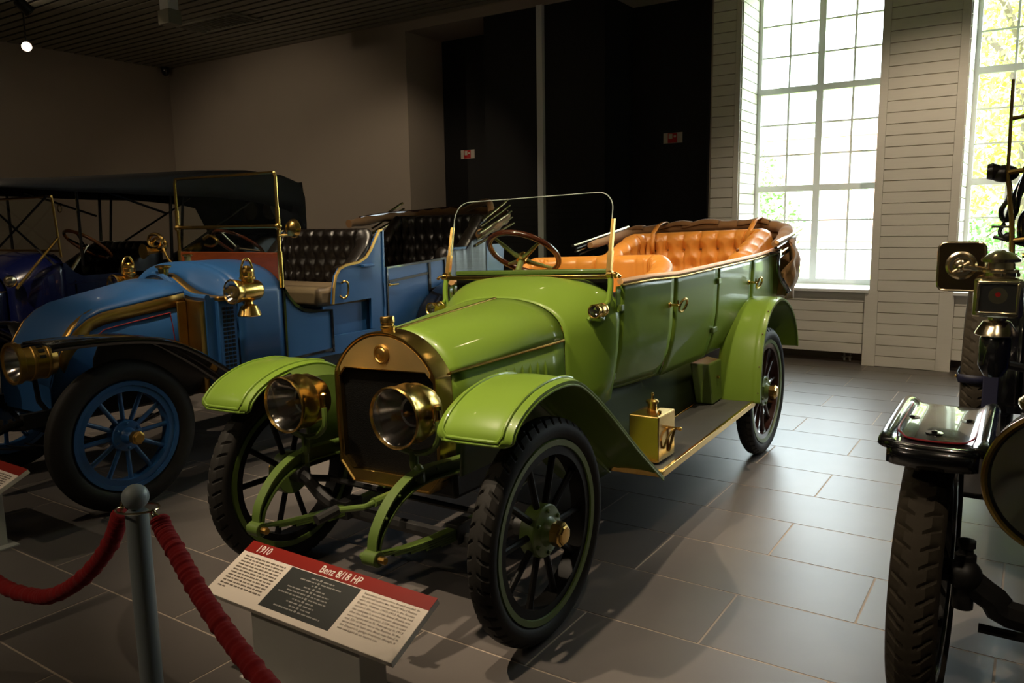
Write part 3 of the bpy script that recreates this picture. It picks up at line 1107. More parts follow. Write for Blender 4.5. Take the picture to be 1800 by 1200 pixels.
# ---- floor, valances and chassis under the body
MB().bx(-0.40, 0.40, 0.80, 3.45, 0.60, 0.66).build('body_floor', BLACK_IRON, car, 0)
for sg in (1, -1):
    rows = []
    for k in range(13):
        y = 0.70 + (2.45 - 0.70) * k / 12
        rows.append([(0.400 * sg, y, 0.70), (0.405 * sg, y, 0.62), (0.42 * sg, y, 0.50), (0.448 * sg, y, 0.37)])
    sheet(rows, 'splash_apron', GREEN_MATT, car, 0.004)
    # chassis rail with its curved dumb iron in front
    pts = spline([(0.300 * sg, -0.478, 0.400), (0.302 * sg, -0.455, 0.475), (0.305 * sg, -0.36, 0.565), (0.310 * sg, -0.22, 0.608),
                  (0.325 * sg, 0.0, 0.600), (0.34 * sg, 0.4, 0.585)], 6)
    hh = [0.026 + 0.030 * min(1, max(0, (k - 2) / 14)) for k in range(len(pts))]
    mb = MB()
    rowsA = []
    for p, q, h_ in zip(pts, pts[1:] + [pts[-1] + (pts[-1] - pts[-2])], hh):
        t = (q - p).normalized()
        nn = Vector((0, -t.z, t.y))
        if nn.z < 0:
            nn = -nn
        w = 0.021
        A = p + nn * h_ * 0.5
        B = p - nn * h_ * 0.5
        # channel section: flanges outside, web recessed
        rowsA.append([A + Vector((-w, 0, 0)), A + Vector((w, 0, 0)), A + Vector((w, 0, 0)) - nn * 0.006, A + Vector((-w * 0.3 * sg, 0, 0)) - nn * 0.007,
                      B + Vector((-w * 0.3 * sg, 0, 0)) + nn * 0.007, B + Vector((w, 0, 0)) + nn * 0.006, B + Vector((w, 0, 0)), B + Vector((-w, 0, 0))])
    mb.grid(rowsA, closed_v=True)
    ir = mb.build('dumb_iron', GREEN_DK, car, smooth=30)
    MB().lathe([(0.026, -0.030), (0.028, -0.028), (0.028, 0.028), (0.026, 0.030)], (0.300 * sg, -0.484, 0.392), 'x', 20) \
        .lathe([(0.012, -0.052), (0.012, 0.052)], (0.300 * sg, -0.484, 0.392), 'x', 8).build('spring_eye', GREEN_DK, ir)
    MB().lathe([(0.013, 0.030), (0.013, 0.058), (0.010, 0.060)], (0.300 * sg, -0.484, 0.392), 'x', 8).build('grease_cap', BRASS_DK, ir)
    rv = MB()
    for k in (8, 12, 16, 20):
        p = pts[k]
        rv.sphere((p.x + 0.0215 * sg, p.y, p.z + 0.012), 0.006, 8, 6)
    rv.build('rivets', GREEN_DK, ir)
    # front leaf spring
    lf = MB()
    for q in range(5):
        y0, y1 = -0.484 + 0.085 * q, 0.50 - 0.085 * q
        P = []
        for k in range(13):
            u = k / 12
            y = y0 + (y1 - y0) * u
            sag = 0.345 + 0.055 * ((y - 0.01) / 0.49) ** 2 - 0.009 * q
            P.append((0.300 * sg, y, sag))
        rws = [[(x - 0.021, y, z + 0.004), (x + 0.021, y, z + 0.004), (x + 0.021, y, z - 0.004), (x - 0.021, y, z - 0.004)] for x, y, z in P]
        lf.grid(rws, closed_v=True)
    lf.build('leaf_spring', GREEN_DK, car)
    MB().bx(0.30 * sg - 0.03, 0.30 * sg + 0.03, -0.05, 0.05, 0.285, 0.365).build('spring_clamp', BLACK_IRON, car, bevel=0.004)
    MB().bx(0.35 * sg - 0.02, 0.35 * sg + 0.02, 0.4, 3.5, 0.52, 0.60).build('chassis_rail', BLACK_IRON, car, 0)
    rl = MB()
    for q in range(5):
        P = [(0.45 * sg, 2.765 + (0.55 - 0.09 * q) * (2 * k / 10 - 1), 0.40 + 0.06 * (2 * k / 10 - 1) ** 2 - 0.009 * q) for k in range(11)]
        rl.grid([[(x - 0.021, y, z + 0.004), (x + 0.021, y, z + 0.004), (x + 0.021, y, z - 0.004), (x - 0.021, y, z - 0.004)] for x, y, z in P], closed_v=True)
    rl.build('leaf_spring', BLACK_IRON, car)
MB().tube([(-0.33, 0.02, 0.56), (0.33, 0.02, 0.56)], 0.018, 8).build('cross_tube', BLACK_IRON, car)
MB().bx(-0.25, 0.25, 0.05, 0.78, 0.42, 0.60).build('engine_pan', BLACK_IRON, car, bevel=0.02)
MB().lathe([(0.05, 0.78), (0.09, 0.9), (0.09, 1.2), (0.05, 1.35), (0.03, 2.6)], (0, 0, 0.46), 'y', 16).build('gearbox', BLACK_IRON, car)
# starting handle
MB().tube([(0, 0.02, 0.44), (0, -0.16, 0.44)], 0.019, 10).tube([(0, -0.15, 0.44), (-0.015, -0.19, 0.43), (-0.13, -0.20, 0.405), (-0.16, -0.205, 0.402)], 0.013, 10) \
    .build('starting_handle', GREEN_DK, car)
MB().tube([(-0.155, -0.205, 0.402), (-0.175, -0.30, 0.385)], 0.022, 10).build('crank_grip', BLACK_IRON, car)

# ---- headlamps on forked brackets
for sg in (-1, 1):
    c = Vector((0.286 * sg, -0.327, 0.842))
    hl = MB().lathe([(0.103, 0.012), (0.1075, 0.0), (0.113, 0.003), (0.113, 0.014), (0.109, 0.020), (0.109, 0.082), (0.111, 0.086), (0.111, 0.092),
                     (0.107, 0.096), (0.104, 0.135), (0.085, 0.175), (0.045, 0.195), (0.001, 0.198)], c, 'y', 48, caps=False) \
        .build('headlamp', BRASS, car)
    MB().lathe([(0.1035, 0.010), (0.100, 0.014), (0.090, 0.045), (0.055, 0.105), (0.045, 0.108)], c, 'y', 40, caps=False).build('reflector', SILVER, hl)
    MB().lathe([(0.046, 0.107), (0.044, 0.109), (0.02, 0.15), (0.001, 0.152)], c, 'y', 32, caps=False).build('inner_bowl', BLACK_IRON, hl)
    MB().lathe([(0.006, 0.06), (0.011, 0.075), (0.011, 0.10), (0.007, 0.13)], c, 'y', 12).build('burner', BRASS, hl)
    MB().lathe([(0.001, 0.008), (0.06, 0.0085), (0.1035, 0.011)], c, 'y', 40, caps=False).build('lens', LENS, hl)
    for e in (-1, 1):
        MB().tube([c + Vector((0.112 * e, 0.10, -0.03)), c + Vector((0.122 * e, 0.10, -0.01)), c + Vector((0.122 * e, 0.10, 0.025))], 0.009, 8) \
            .lathe([(0.013, 0.02), (0.013, 0.034), (0.008, 0.040)], c + Vector((0.122 * e, 0.10, 0)), 'z', 8).build('mount_lug', BRASS, hl)
    fk = MB()
    for e in (-1, 1):
        fk.tube(spline([c + Vector((0.122 * e, 0.10, -0.02)), c + Vector((0.118 * e, 0.10, -0.09)), c + Vector((0.07 * e, 0.10, -0.135)), c + Vector((0, 0.10, -0.15))], 5),
                0.012, 8)
    fk.tube(spline([c + Vector((0, 0.10, -0.14)), c + Vector((0.0, 0.10, -0.20)), (0.303 * sg, -0.225, 0.63), (0.306 * sg, -0.225, 0.585)], 6), [0.017] * 9 + [0.02] * 10, 10)
    fk.build('headlamp_bracket', GREEN_DK, car)

# ---- windscreen
WY = 0.992


def wy(z):
    return WY + (z - 1.25) * 0.26


ws = MB().box((0, WY, 1.252), (0.952, 0.020, 0.020)).build('windscreen_frame', BRASS, car, bevel=0.003)
for sg in (-1, 1):
    MB().hexa([(0.478 * sg - 0.011, WY - 0.010, 1.243), (0.478 * sg + 0.011, WY - 0.010, 1.243), (0.478 * sg + 0.011, WY + 0.012, 1.243), (0.478 * sg - 0.011, WY + 0.012, 1.243),
               (0.478 * sg - 0.0115, wy(1.37) - 0.010, 1.37), (0.478 * sg + 0.0115, wy(1.37) - 0.010, 1.37), (0.478 * sg + 0.0115, wy(1.37) + 0.012, 1.37), (0.478 * sg - 0.0115, wy(1.37) + 0.012, 1.37)]) \
        .hexa([(0.478 * sg - 0.008, wy(1.37) - 0.008, 1.37), (0.478 * sg + 0.008, wy(1.37) - 0.008, 1.37), (0.478 * sg + 0.008, wy(1.37) + 0.010, 1.37), (0.478 * sg - 0.008, wy(1.37) + 0.010, 1.37),
               (0.478 * sg - 0.007, wy(1.52) - 0.008, 1.52), (0.478 * sg + 0.007, wy(1.52) - 0.008, 1.52), (0.478 * sg + 0.007, wy(1.52) + 0.010, 1.52), (0.478 * sg - 0.007, wy(1.52) + 0.010, 1.52)]) \
        .build('post', BRASS, ws, smooth=0)
    MB().lathe([(0.018, -0.012), (0.018, 0.012), (0.010, 0.014), (0.010, 0.034), (0.006, 0.036)], (0.487 * sg, WY, 1.262), 'x', 14) \
        .tube([(0.525 * sg, WY - 0.022, 1.250), (0.525 * sg, WY, 1.264), (0.525 * sg, WY + 0.022, 1.250)], [0.009, 0.005, 0.009], 8).build('wing_nut', BRASS, ws)
gl = [(-0.470, 1.258), (0.470, 1.258), (0.470, 1.56)]
for k in range(9):
    t = pi / 2 * k / 8
    gl.append((0.470 - 0.085 * (1 - cos(t)), 1.563 + 0.085 * sin(t)))
gl += [(-x, z) for x, z in reversed(gl[2:])]
g_ = MB()
n = len(gl)
g_.add([(x, wy(z) - 0.002, z) for x, z in gl] + [(x, wy(z) + 0.003, z) for x, z in gl],
       [tuple(range(n))[::-1], tuple(range(n, 2 * n))] + [(i, (i + 1) % n, n + (i + 1) % n, n + i) for i in range(n)])
g_.build('glass', CLEAR, ws, smooth=0)
GEDGE = mat('ground_glass_edge', rgb(150, 160, 150), 0.3)
MB().tube([(x, wy(z) + 0.0005, z) for x, z in gl[1:] + gl[:1]], 0.0028, 6).build('glass_edge', GEDGE, ws)
for sg in (-1, 1):
    MB().tube(spline([(0.487 * sg, WY + 0.005, 1.25), (0.490 * sg, 0.985, 1.19), (0.480 * sg, 0.975, 1.12), (0.452 * sg, 0.975, 1.05)], 5), 0.014, 10) \
        .tube([(0.486 * sg, 0.98, 1.14), (0.47 * sg, 0.90, 1.10), (0.435 * sg, 0.86, 1.06)], 0.010, 8) \
        .lathe([(0.02, -0.01), (0.02, 0.006)], (0.46 * sg, 0.975, 1.06), 'x', 12).build('windscreen_bracket', GREEN, car)
    c = Vector((0.478 * sg, 0.835, 1.103))
    sl = MB().lathe([(0.026, 0.004), (0.030, 0.0), (0.033, 0.004), (0.033, 0.012), (0.030, 0.016), (0.030, 0.030), (0.032, 0.034), (0.030, 0.038), (0.030, 0.075), (0.033, 0.078),
                     (0.033, 0.088), (0.024, 0.098), (0.001, 0.10)], c, 'y', 28, caps=False).build('side_lamp', BRASS, car)
    MB().lathe([(0.001, 0.002), (0.027, 0.006)], c, 'y', 24, caps=False).build('lens', LENS, sl)
    MB().lathe([(0.026, 0.006), (0.018, 0.03), (0.001, 0.04)], c, 'y', 24, caps=False).build('reflector', SILVER, sl)
    MB().tube([c + Vector((0, 0.05, -0.03)), c + Vector((0.0, 0.09, -0.045)), (0.468 * sg, 0.95, 1.075)], 0.008, 8).build('lamp_arm', GREEN, sl)

# ---- steering
sc_ = Vector((-0.285, 1.46, 1.362))
ax = Vector((0.0, 0.58, 0.82)).normalized()
e1 = Vector((1, 0, 0))
e2 = ax.cross(e1).normalized()
rim = [sc_ + (e1 * cos(t) + e2 * sin(t)) * 0.205 for t in [2 * pi * k / 48 for k in range(48)]]
st = MB().tube(rim, 0.016, 12, closed=True, up=ax).build('steering_wheel', WOOD_DK, car)
hb_c = sc_ - ax * 0.035
for k in range(4):
    t = pi / 4 + 0.2 + pi / 2 * k
    d = e1 * cos(t) + e2 * sin(t)
    MB().tube(spline([hb_c + d * 0.02, hb_c + d * 0.06 + ax * 0.002, sc_ - ax * 0.012 + d * 0.15, sc_ + d * 0.198], 4), [0.015] * 4 + [0.012] * 4 + [0.009] * 5, 8).build('spoke', OLIVE, st)
MB().tube([hb_c - ax * 0.02, hb_c + ax * 0.02], 0.030, 16).tube([hb_c + ax * 0.02, hb_c + ax * 0.035], [0.022, 0.016], 16).build('hub', BRASS, st)
MB().tube([hb_c, hb_c - ax * 0.75], 0.018, 12).build('column', OLIVE, st)

# ---- seats
def u_path(w, y0, y1, rad_, n=10):
    P = []
    for k in range(8):
        P.append((w, y0 + (y1 - rad_ - y0) * k / 8))
    for k in range(n + 1):
        t = pi / 2 * k / n
        P.append((w - rad_ * (1 - cos(t)), y1 - rad_ + rad_ * sin(t)))
    m = 16
    inner_ = [(w - rad_ - (2 * (w - rad_)) * k / m, y1) for k in range(1, m)]
    return P + inner_ + [(-x, y) for x, y in reversed(P)]


def seat_back(name, w, y0, y1, rad_, z0, ztab, thick, pitch, m, rows_tuft=0, zt0=None, depth=0.03):
    P = u_path(w, y0, y1, rad_)
    # resample evenly
    L = [0]
    for a, b in zip(P, P[1:]):
        L.append(L[-1] + math.hypot(b[0] - a[0], b[1] - a[1]))
    N = int(L[-1] / 0.011)
    ev = []
    j = 0
    for k in range(N + 1):
        d = L[-1] * k / N
        while j < len(L) - 2 and L[j + 1] < d:
            j += 1
        u = (d - L[j]) / max(1e-9, L[j + 1] - L[j])
        a, b = P[j], P[j + 1]
        ev.append(((a[0] + (b[0] - a[0]) * u, a[1] + (b[1] - a[1]) * u), Vector((b[0] - a[0], b[1] - a[1])).normalized(), d))
    rows = []
    half = L[-1] / 2
    for (p, t, d) in ev:
        nrm = Vector((t.y, -t.x))          # points outwards of the U
        if nrm.x * p[0] < 0 and abs(p[0]) > w * 0.9:
            nrm = -nrm
        if abs(p[0]) < w * 0.5 and nrm.y < 0:
            nrm = -nrm
        zt = ztab(d / L[-1])
        r = []
        endk = min(1, max(0.0, min(d, L[-1] - d) / 0.05))
        endk = math.sqrt(max(0.02, 1 - (1 - endk) ** 2))
        M = 46
        for q in range(M + 1):
            v = q / M
            # profile: up the inner face, over the roll, a little down outside
            if v < 0.68:
                z = z0 + (zt - thick * 0.55 - z0) * v / 0.68
                inn = thick * 0.55
                tuftv = z
            else:
                a = pi * (v - 0.68) / 0.32
                z = zt - thick * 0.55 + thick * 0.55 * sin(a)
                inn = thick * 0.55 * cos(a) * 1.0
                tuftv = None
            pl = abs(sin(pi * (d - half) / pitch))
            if rows_tuft and tuftv is not None:
                zz = (z - zt0)
                best = 1.0
                for rr in range(rows_tuft):
                    sh = pitch / 2 if rr % 2 else 0
                    dd = ((d - half - sh) / pitch)
                    dd = (dd - round(dd)) * pitch
                    dz = zz - rr * pitch * 0.9
                    best = min(best, math.hypot(dd, dz) / (pitch * 0.5))
                puff = 0.30 + 0.70 * min(1, best) ** 0.6 - 0.28 * (1 - min(1, pl * 2.5)) * (1 if zz > 0 else 0.4)
                inn += depth * puff
            else:
                fade = 1.0 if v < 0.68 else max(0.25, cos(pi * (v - 0.68) / 0.32 * 0.5))
                inn += depth * (0.35 + 0.65 * pl ** 0.4) * fade
            r.append((p[0] - nrm.x * inn * endk, p[1] - nrm.y * inn * endk, z0 + (z - z0) * (0.75 + 0.25 * endk)))
        # outside wall straight down
        for z in (zt - thick * 0.9, z0):
            r.append((p[0] + nrm.x * thick * 0.5, p[1] + nrm.y * thick * 0.5, z))
        rows.append(r)
    mb = MB().grid(rows)
    o = len(mb.v)
    nv = len(rows[0])
    mb.f.append(tuple(range(nv)))
    mb.f.append(tuple(range(o - nv, o))[::-1])
    return mb, ev, L[-1]


fs_mb, _, _ = seat_back('front_seat', 0.475, 1.50, 1.84, 0.20, 0.96,
                        lambda u: 1.232 + 0.092 * max(0, min(1, min(u, 1 - u) / 0.20)) ** 1.3, 0.085, 0.125, LEATHER_OR, depth=0.034)
fs = fs_mb.build('front_seat_back', LEATHER_OR, car, smooth=60)
MB().bx(-0.47, 0.47, 1.36, 1.80, 0.80, 0.98).build('front_seat_cushion', LEATHER_OR, car, bevel=0.05)
rs_mb, ev, LL = seat_back('rear_seat', 0.535, 2.83, 3.60, 0.26, 0.98,
                          lambda u: 1.275 + 0.165 * max(0, min(1, min(u, 1 - u) / 0.24)) ** 1.1, 0.10, 0.135, LEATHER_OR, rows_tuft=3, zt0=1.06, depth=0.065)
rs = rs_mb.build('rear_seat_back', LEATHER_OR, car, smooth=60)
btn = None
for rr in range(3):
    for k in range(-9, 10):
        d = LL / 2 + (k + (0.5 if rr % 2 else 0)) * 0.135
        if d < 0.1 or d > LL - 0.1:
            continue
        p, t, _ = min(ev, key=lambda e: abs(e[2] - d))
        nrm = Vector((t.y, -t.x))
        if (abs(p[0]) < 0.28 and nrm.y < 0) or (abs(p[0]) >= 0.28 and nrm.x * p[0] < 0):
            nrm = -nrm
        inn = 0.055 + 0.065 * 0.20
        q = XF[0] @ Vector((p[0] - nrm.x * inn, p[1] - nrm.y * inn, 1.06 + rr * 0.135 * 0.9))
        if btn is None:
            save, XF[0] = XF[0], None
            btn = MB().sphere((0, 0, 0), 0.011, 8, 6).build('button', LEATHER_BTN, rs)
            XF[0] = save
            btn.location = q
        else:
            inst(btn, q, rs)
MB().bx(-0.53, 0.53, 2.95, 3.45, 0.80, 1.00).build('rear_seat_cushion', LEATHER_OR, car, bevel=0.05)

# ---- folded hood: canvas roll, loose folds, bows and straps
roll = spline([(0.66, 3.16, 1.33), (0.655, 3.40, 1.385), (0.60, 3.62, 1.43), (0.42, 3.735, 1.463), (0.15, 3.76, 1.475), (-0.15, 3.76, 1.475), (-0.42, 3.735, 1.468),
               (-0.60, 3.62, 1.45), (-0.655, 3.35, 1.41), (-0.65, 2.95, 1.37)], 8)
rr_ = [0.028 + 0.020 * min(1, k / 10, (len(roll) - 1 - k) / 10) + 0.003 * sin(k * 1.3) for k in range(len(roll))]
tp = MB().tube(roll, rr_, 14, flat=0.8).build('folded_hood', CANVAS_BR, car, smooth=60)
roll2 = [(x * 1.035, y + 0.035, z - 0.055) for x, y, z in roll[6:-8]]
MB().tube(roll2, [0.036 + 0.008 * sin(k * 0.9) for k in range(len(roll2))], 12).build('canvas_fold', CANVAS_BR, tp, smooth=60)
# hanging canvas over the tail on the near side
rows = []
for k in range(25):
    u = k / 24
    if u < 0.35:
        x, y = 0.672 - 0.02 * u / 0.35, 3.36 + 0.25 * u / 0.35
    elif u < 0.6:
        t = (u - 0.35) / 0.25 * pi / 2
        x, y = 0.652 - 0.22 * (1 - cos(t)), 3.61 + 0.20 * sin(t)
    else:
        x, y = 0.432 - 0.86 * (u - 0.6) / 0.4, 3.81
    r = []
    for q in range(11):
        v = q / 10
        wob = 0.022 * sin(u * 40 + v * 5) * v + 0.012 * sin(u * 17 - v * 9)
        bulge = 0.05 * sin(pi * min(1, v * 1.1))
        nx, ny_ = (1, 0) if u < 0.35 else ((0.7, 0.7) if u < 0.6 else (0, 1))
        r.append((x + nx * (bulge + wob), y + ny_ * (bulge + wob), 1.40 - (0.30 + 0.17 * min(1, u / 0.12)) * v))
    rows.append(r)
sheet(rows, 'canvas_skirt', CANVAS_BR, tp, 0.006, 60)
for dz, k0, wv in ((0.055, 40, 0.16), (0.06, 34, 0.12), (0.05, 22, 0.2), (0.045, 52, 0.15)):
    P = []
    for k in range(k0, k0 + 9):
        p = roll[k]
        P.append((p.x, p.y - 0.03, p.z + 0.02 + dz * 0.22 * sin((k - k0) / 8 * pi * 1.5)))
    rws = [[(x, y - 0.03, z - 0.012), (x, y - 0.012, z + 0.018), (x, y + 0.02, z + 0.022), (x, y + 0.05, z)] for x, y, z in P]
    sheet(rws, 'canvas_flap', CANVAS_BR, tp, 0.005, 60)
for sg in (-1, 1):
    for q, (m_, r_) in enumerate(((NICKEL, 0.016), (BLACK_PAINT, 0.013), (NICKEL, 0.013), (BLACK_PAINT, 0.011))):
        dz = -0.038 * q
        x = (0.690 - 0.012 * (q % 2)) * sg
        y0_, y1_ = (3.08, 3.72) if sg > 0 else (2.76, 3.70)
        z0_ = 1.345 + dz if sg > 0 else 1.375 + dz * 0.6
        z1_ = 1.425 + dz if sg > 0 else 1.50 + dz * 0.6
        MB().tube([(x, y0_ + 0.02 * q, z0_), (x, y1_ - 0.03 * q, z1_)], r_, 8, flat=0.7).build('hood_bow', m_, tp)
    pv = MB().tube([(0.640 * sg, 3.10, 1.27), (0.705 * sg, 3.10, 1.275)], 0.013, 10).lathe([(0.022, 0), (0.022, 0.012 * sg)], (0.70 * sg, 3.10, 1.275), 'x', 14)
    pv.tube(spline([(0.70 * sg, 3.10, 1.275), (0.705 * sg, 3.06, 1.20), (0.70 * sg, 3.10, 1.13), (0.70 * sg, 3.28, 1.02), (0.70 * sg, 3.30, 0.985)], 5), 0.010, 8)
    pv.tube([(0.70 * sg, 3.17, 1.09), (0.70 * sg, 3.34, 1.0)], 0.016, 8).build('hood_prop', BLACK_PAINT, tp)
for x in (0.40, -0.36):
    rws = []
    for y, z in ((3.44, 1.28), (3.43, 1.36), (3.46, 1.44), (3.56, 1.50), (3.70, 1.525), (3.80, 1.50)):
        rws.append([(x - 0.018, y, z), (x + 0.018, y, z)])
    sheet(rws, 'hood_strap', LEATHER_OR, tp, 0.004)

# ---- wings and running boards
def wing(path, xi, xo, name, m, crown=0.014, nx=20, lip=0.014, sg=1):
    """path: list of (y, z, xi_k, xo_k) along the wing"""
    rows = []
    n_ = len(path)
    for i, (y, z, a, b) in enumerate(path):
        p0, p1 = path[max(0, i - 1)], path[min(n_ - 1, i + 1)]
        t = Vector((p1[0] - p0[0], p1[1] - p0[1])).normalized()
        nn = Vector((-t.y, t.x))
        if nn.y < 0 and t.x > 0:
            nn = -nn
        r = [((a) * sg, y - nn.x * lip, z - nn.y * lip)]
        for k in range(nx + 1):
            u = k / nx
            hgt = crown * (1 - (2 * u - 1) ** 2) ** 0.8
            # pressed ridge near both edges
            e = min(u, 1 - u)
            ridge = 0.005 * math.exp(-((e - 0.10) / 0.035) ** 2)
            r.append(((a + (b - a) * u) * sg, y + nn.x * (hgt + ridge), z + nn.y * (hgt + ridge)))
        r.append((b * sg, y - nn.x * lip, z - nn.y * lip))
        rows.append(r)
    return rows


def poly_y(pts, n=5):
    return [tuple(p) for p in spline([(a, b, c) for a, b, c in pts], n)]


for sg in (-1, 1):
    base = spline([(-0.335, 0.795, 0), (-0.325, 0.835, 0), (-0.265, 0.885, 0), (-0.16, 0.927, 0), (-0.03, 0.945, 0), (0.09, 0.934, 0), (0.21, 0.878, 0), (0.40, 0.745, 0),
                   (0.65, 0.548, 0), (0.935, 0.338, 0)], 5)
    pth = []
    for i, p in enumerate(base):
        f_ = i / (len(base) - 1)
        nar = 0.022 * max(0, 1 - i / 3) ** 2
        xi = 0.490 + nar
        xo = 0.790 - nar * 1.3 - 0.03 * max(0, (f_ - 0.6) / 0.4)
        pth.append((p.x, p.y, xi, xo))
    wr_ = wing(pth, 0, 0, 'w', GREEN, sg=sg)
    fw = sheet(wr_, 'front_wing', GREEN, car, 0.004)
    NV = len(wr_[0])
    bead = [wr_[i][3] for i in range(26, 3, -1)] + [wr_[2][4]] + [wr_[2][q] for q in range(5, NV - 5)] + [wr_[2][NV - 5]] + [wr_[i][NV - 4] for i in range(4, 27)]
    MB().tube([Vector(p) + Vector((0, -0.001, 0.001)) for p in bead], 0.0065, 8).build('wing_bead', GREEN, fw)
    MB().tube([wr_[0][q] for q in range(NV)], 0.006, 8).build('wing_lip', GREEN, fw)
    for e in (0, NV - 1):
        MB().tube([wr_[i][e] for i in range(len(wr_))], 0.005, 8).build('wing_lip', GREEN, fw)
    # inner guard between wing and chassis
    rows = []
    for i in range(0, len(pth)):
        y, z, xi, xo = pth[i]
        if y < -0.12:
            continue
        rows.append([(xi * sg, y, z - 0.008), ((xi - 0.06) * sg, y, z - 0.05), (0.42 * sg, y, max(0.36, z - 0.16)), (0.40 * sg, y, max(0.355, min(0.585, z - 0.2)))])
    sheet(rows, 'inner_guard', GREEN_DK, fw, 0.004)
    MB().tube([(0.36 * sg, 0.10, 0.60), (0.50 * sg, 0.10, 0.80), (0.64 * sg, 0.10, 0.925)], 0.010, 8).build('wing_stay', GREEN_DK, fw)
    # rear wing
    base = spline([(2.335, 0.402, 0), (2.345, 0.50, 0), (2.375, 0.64, 0), (2.44, 0.80, 0), (2.56, 0.925, 0), (2.72, 0.985, 0), (2.88, 0.985, 0), (3.04, 0.925, 0), (3.17, 0.82, 0),
                   (3.235, 0.70, 0), (3.245, 0.625, 0)], 5)
    pth = [(p.x, p.y, 0.515 + 0.02 * min(1, i / 20), 0.790) for i, p in enumerate(base)]
    rw = sheet(wing(pth, 0, 0, 'w', GREEN, crown=0.012, sg=sg), 'rear_wing', GREEN, car, 0.004)
    rows = []
    for (y, z, xi, xo) in pth:
        rows.append([(xi * sg, y, z - 0.006), (xi * sg, y + (2.765 - y) * 0.12, z - 0.06)])
    sheet(rows, 'wing_flange', GREEN, rw, 0.003)
    rv = MB()
    for i in (3, 9, 15, 20, 26):
        y, z, xi, xo = pth[i]
        rv.sphere(((xi + 0.012) * sg, y - 0.004, z + 0.010), 0.005, 8, 6).sphere(((xo - 0.012) * sg, y - 0.004, z + 0.010), 0.005, 8, 6)
    rv.build('rivets', NICKEL, rw)
    # running board with brass edging
    rb = MB().hexa([(0.44 * sg, 0.93, 0.338), (0.752 * sg, 0.93, 0.338), (0.752 * sg, 2.345, 0.388), (0.44 * sg, 2.345, 0.388),
                    (0.44 * sg, 0.93, 0.362), (0.752 * sg, 0.93, 0.362), (0.752 * sg, 2.345, 0.412), (0.44 * sg, 2.345, 0.412)]).build('running_board', BOARD_TOP, car, 0)
    MB().hexa([(0.752 * sg, 0.925, 0.334), (0.760 * sg, 0.925, 0.334), (0.760 * sg, 2.35, 0.384), (0.752 * sg, 2.35, 0.384),
               (0.742 * sg, 0.925, 0.367), (0.760 * sg, 0.925, 0.367), (0.760 * sg, 2.35, 0.417), (0.742 * sg, 2.35, 0.417)]) \
        .hexa([(0.44 * sg, 0.925, 0.360), (0.455 * sg, 0.925, 0.360), (0.455 * sg, 2.35, 0.410), (0.44 * sg, 2.35, 0.410),
               (0.44 * sg, 0.925, 0.368), (0.455 * sg, 0.925, 0.368), (0.455 * sg, 2.35, 0.418), (0.44 * sg, 2.35, 0.418)]) \
        .hexa([(0.44 * sg, 0.922, 0.336), (0.76 * sg, 0.922, 0.336), (0.76 * sg, 0.932, 0.336), (0.44 * sg, 0.932, 0.336),
               (0.44 * sg, 0.922, 0.367), (0.76 * sg, 0.922, 0.367), (0.76 * sg, 0.95, 0.368), (0.44 * sg, 0.95, 0.368)]).build('edge_trim', BRASS, rb, 0, bevel=0.003)
    for y in (1.15, 2.0):
        MB().tube([(0.35 * sg, y, 0.52), (0.44 * sg, y, 0.37), (0.70 * sg, y, 0.345)], 0.012, 8).build('board_bracket', BLACK_IRON, rb)
    # box between body and rear wing
    bxm = MB().hexa([(0.452 * sg, 2.17, 0.41), (0.56 * sg, 2.17, 0.41), (0.56 * sg, 2.33, 0.415), (0.452 * sg, 2.33, 0.415),
                     (0.452 * sg, 2.08, 0.67), (0.545 * sg, 2.14, 0.655), (0.545 * sg, 2.37, 0.655), (0.452 * sg, 2.37, 0.67)]).build('tool_box', GREEN_DK, car, 0, bevel=0.008)
    MB().lathe([(0.010, 0.0), (0.010, 0.01 * sg), (0.006, 0.014 * sg)], (0.553 * sg, 2.27, 0.56), 'x', 10).build('latch', BRASS, bxm)
XF[0] = None

# ---- axles and wheels stand level on the floor
R_ = 0.415
MB().tube(spline([(-0.66, 0, 0.415), (-0.56, 0, 0.40), (-0.45, 0, 0.325), (-0.30, 0, 0.30), (0.30, 0, 0.30), (0.45, 0, 0.325), (0.56, 0, 0.40), (0.66, 0, 0.415)], 4), 0.025, 8, flat=1.2) \
    .build('front_axle', BLACK_IRON, car)
MB().tube([(-0.56, 0.14, 0.36), (0.56, 0.14, 0.36)], 0.014, 8).tube([(-0.58, 0.0, 0.40), (-0.56, 0.14, 0.36)], 0.016, 8).tube([(0.58, 0.0, 0.40), (0.56, 0.14, 0.36)], 0.016, 8) \
    .build('track_rod', BLACK_IRON, car)
MB().tube([(-0.64, 2.765, 0.415), (0.64, 2.765, 0.415)], 0.035, 12).sphere((0, 2.765, 0.415), 0.13, 16, 10).build('rear_axle', BLACK_IRON, car)
for (y, m_) in ((0, BLACKWOOD), (2.765, REDWOOD)):
    for sg in (1, -1):
        wheel(car, (0.675 * sg, y, R_), sg, R_, 0.10, 0.326, 12 if y else 10, m_, m_, GREEN_DK, GREEN_DK, BRASS, spoke_r=0.017, hub_len=0.088, hub_r=0.076, flange_r=0.098,
              phase=0.16 if y else 0.31, spoke_w=0.013)

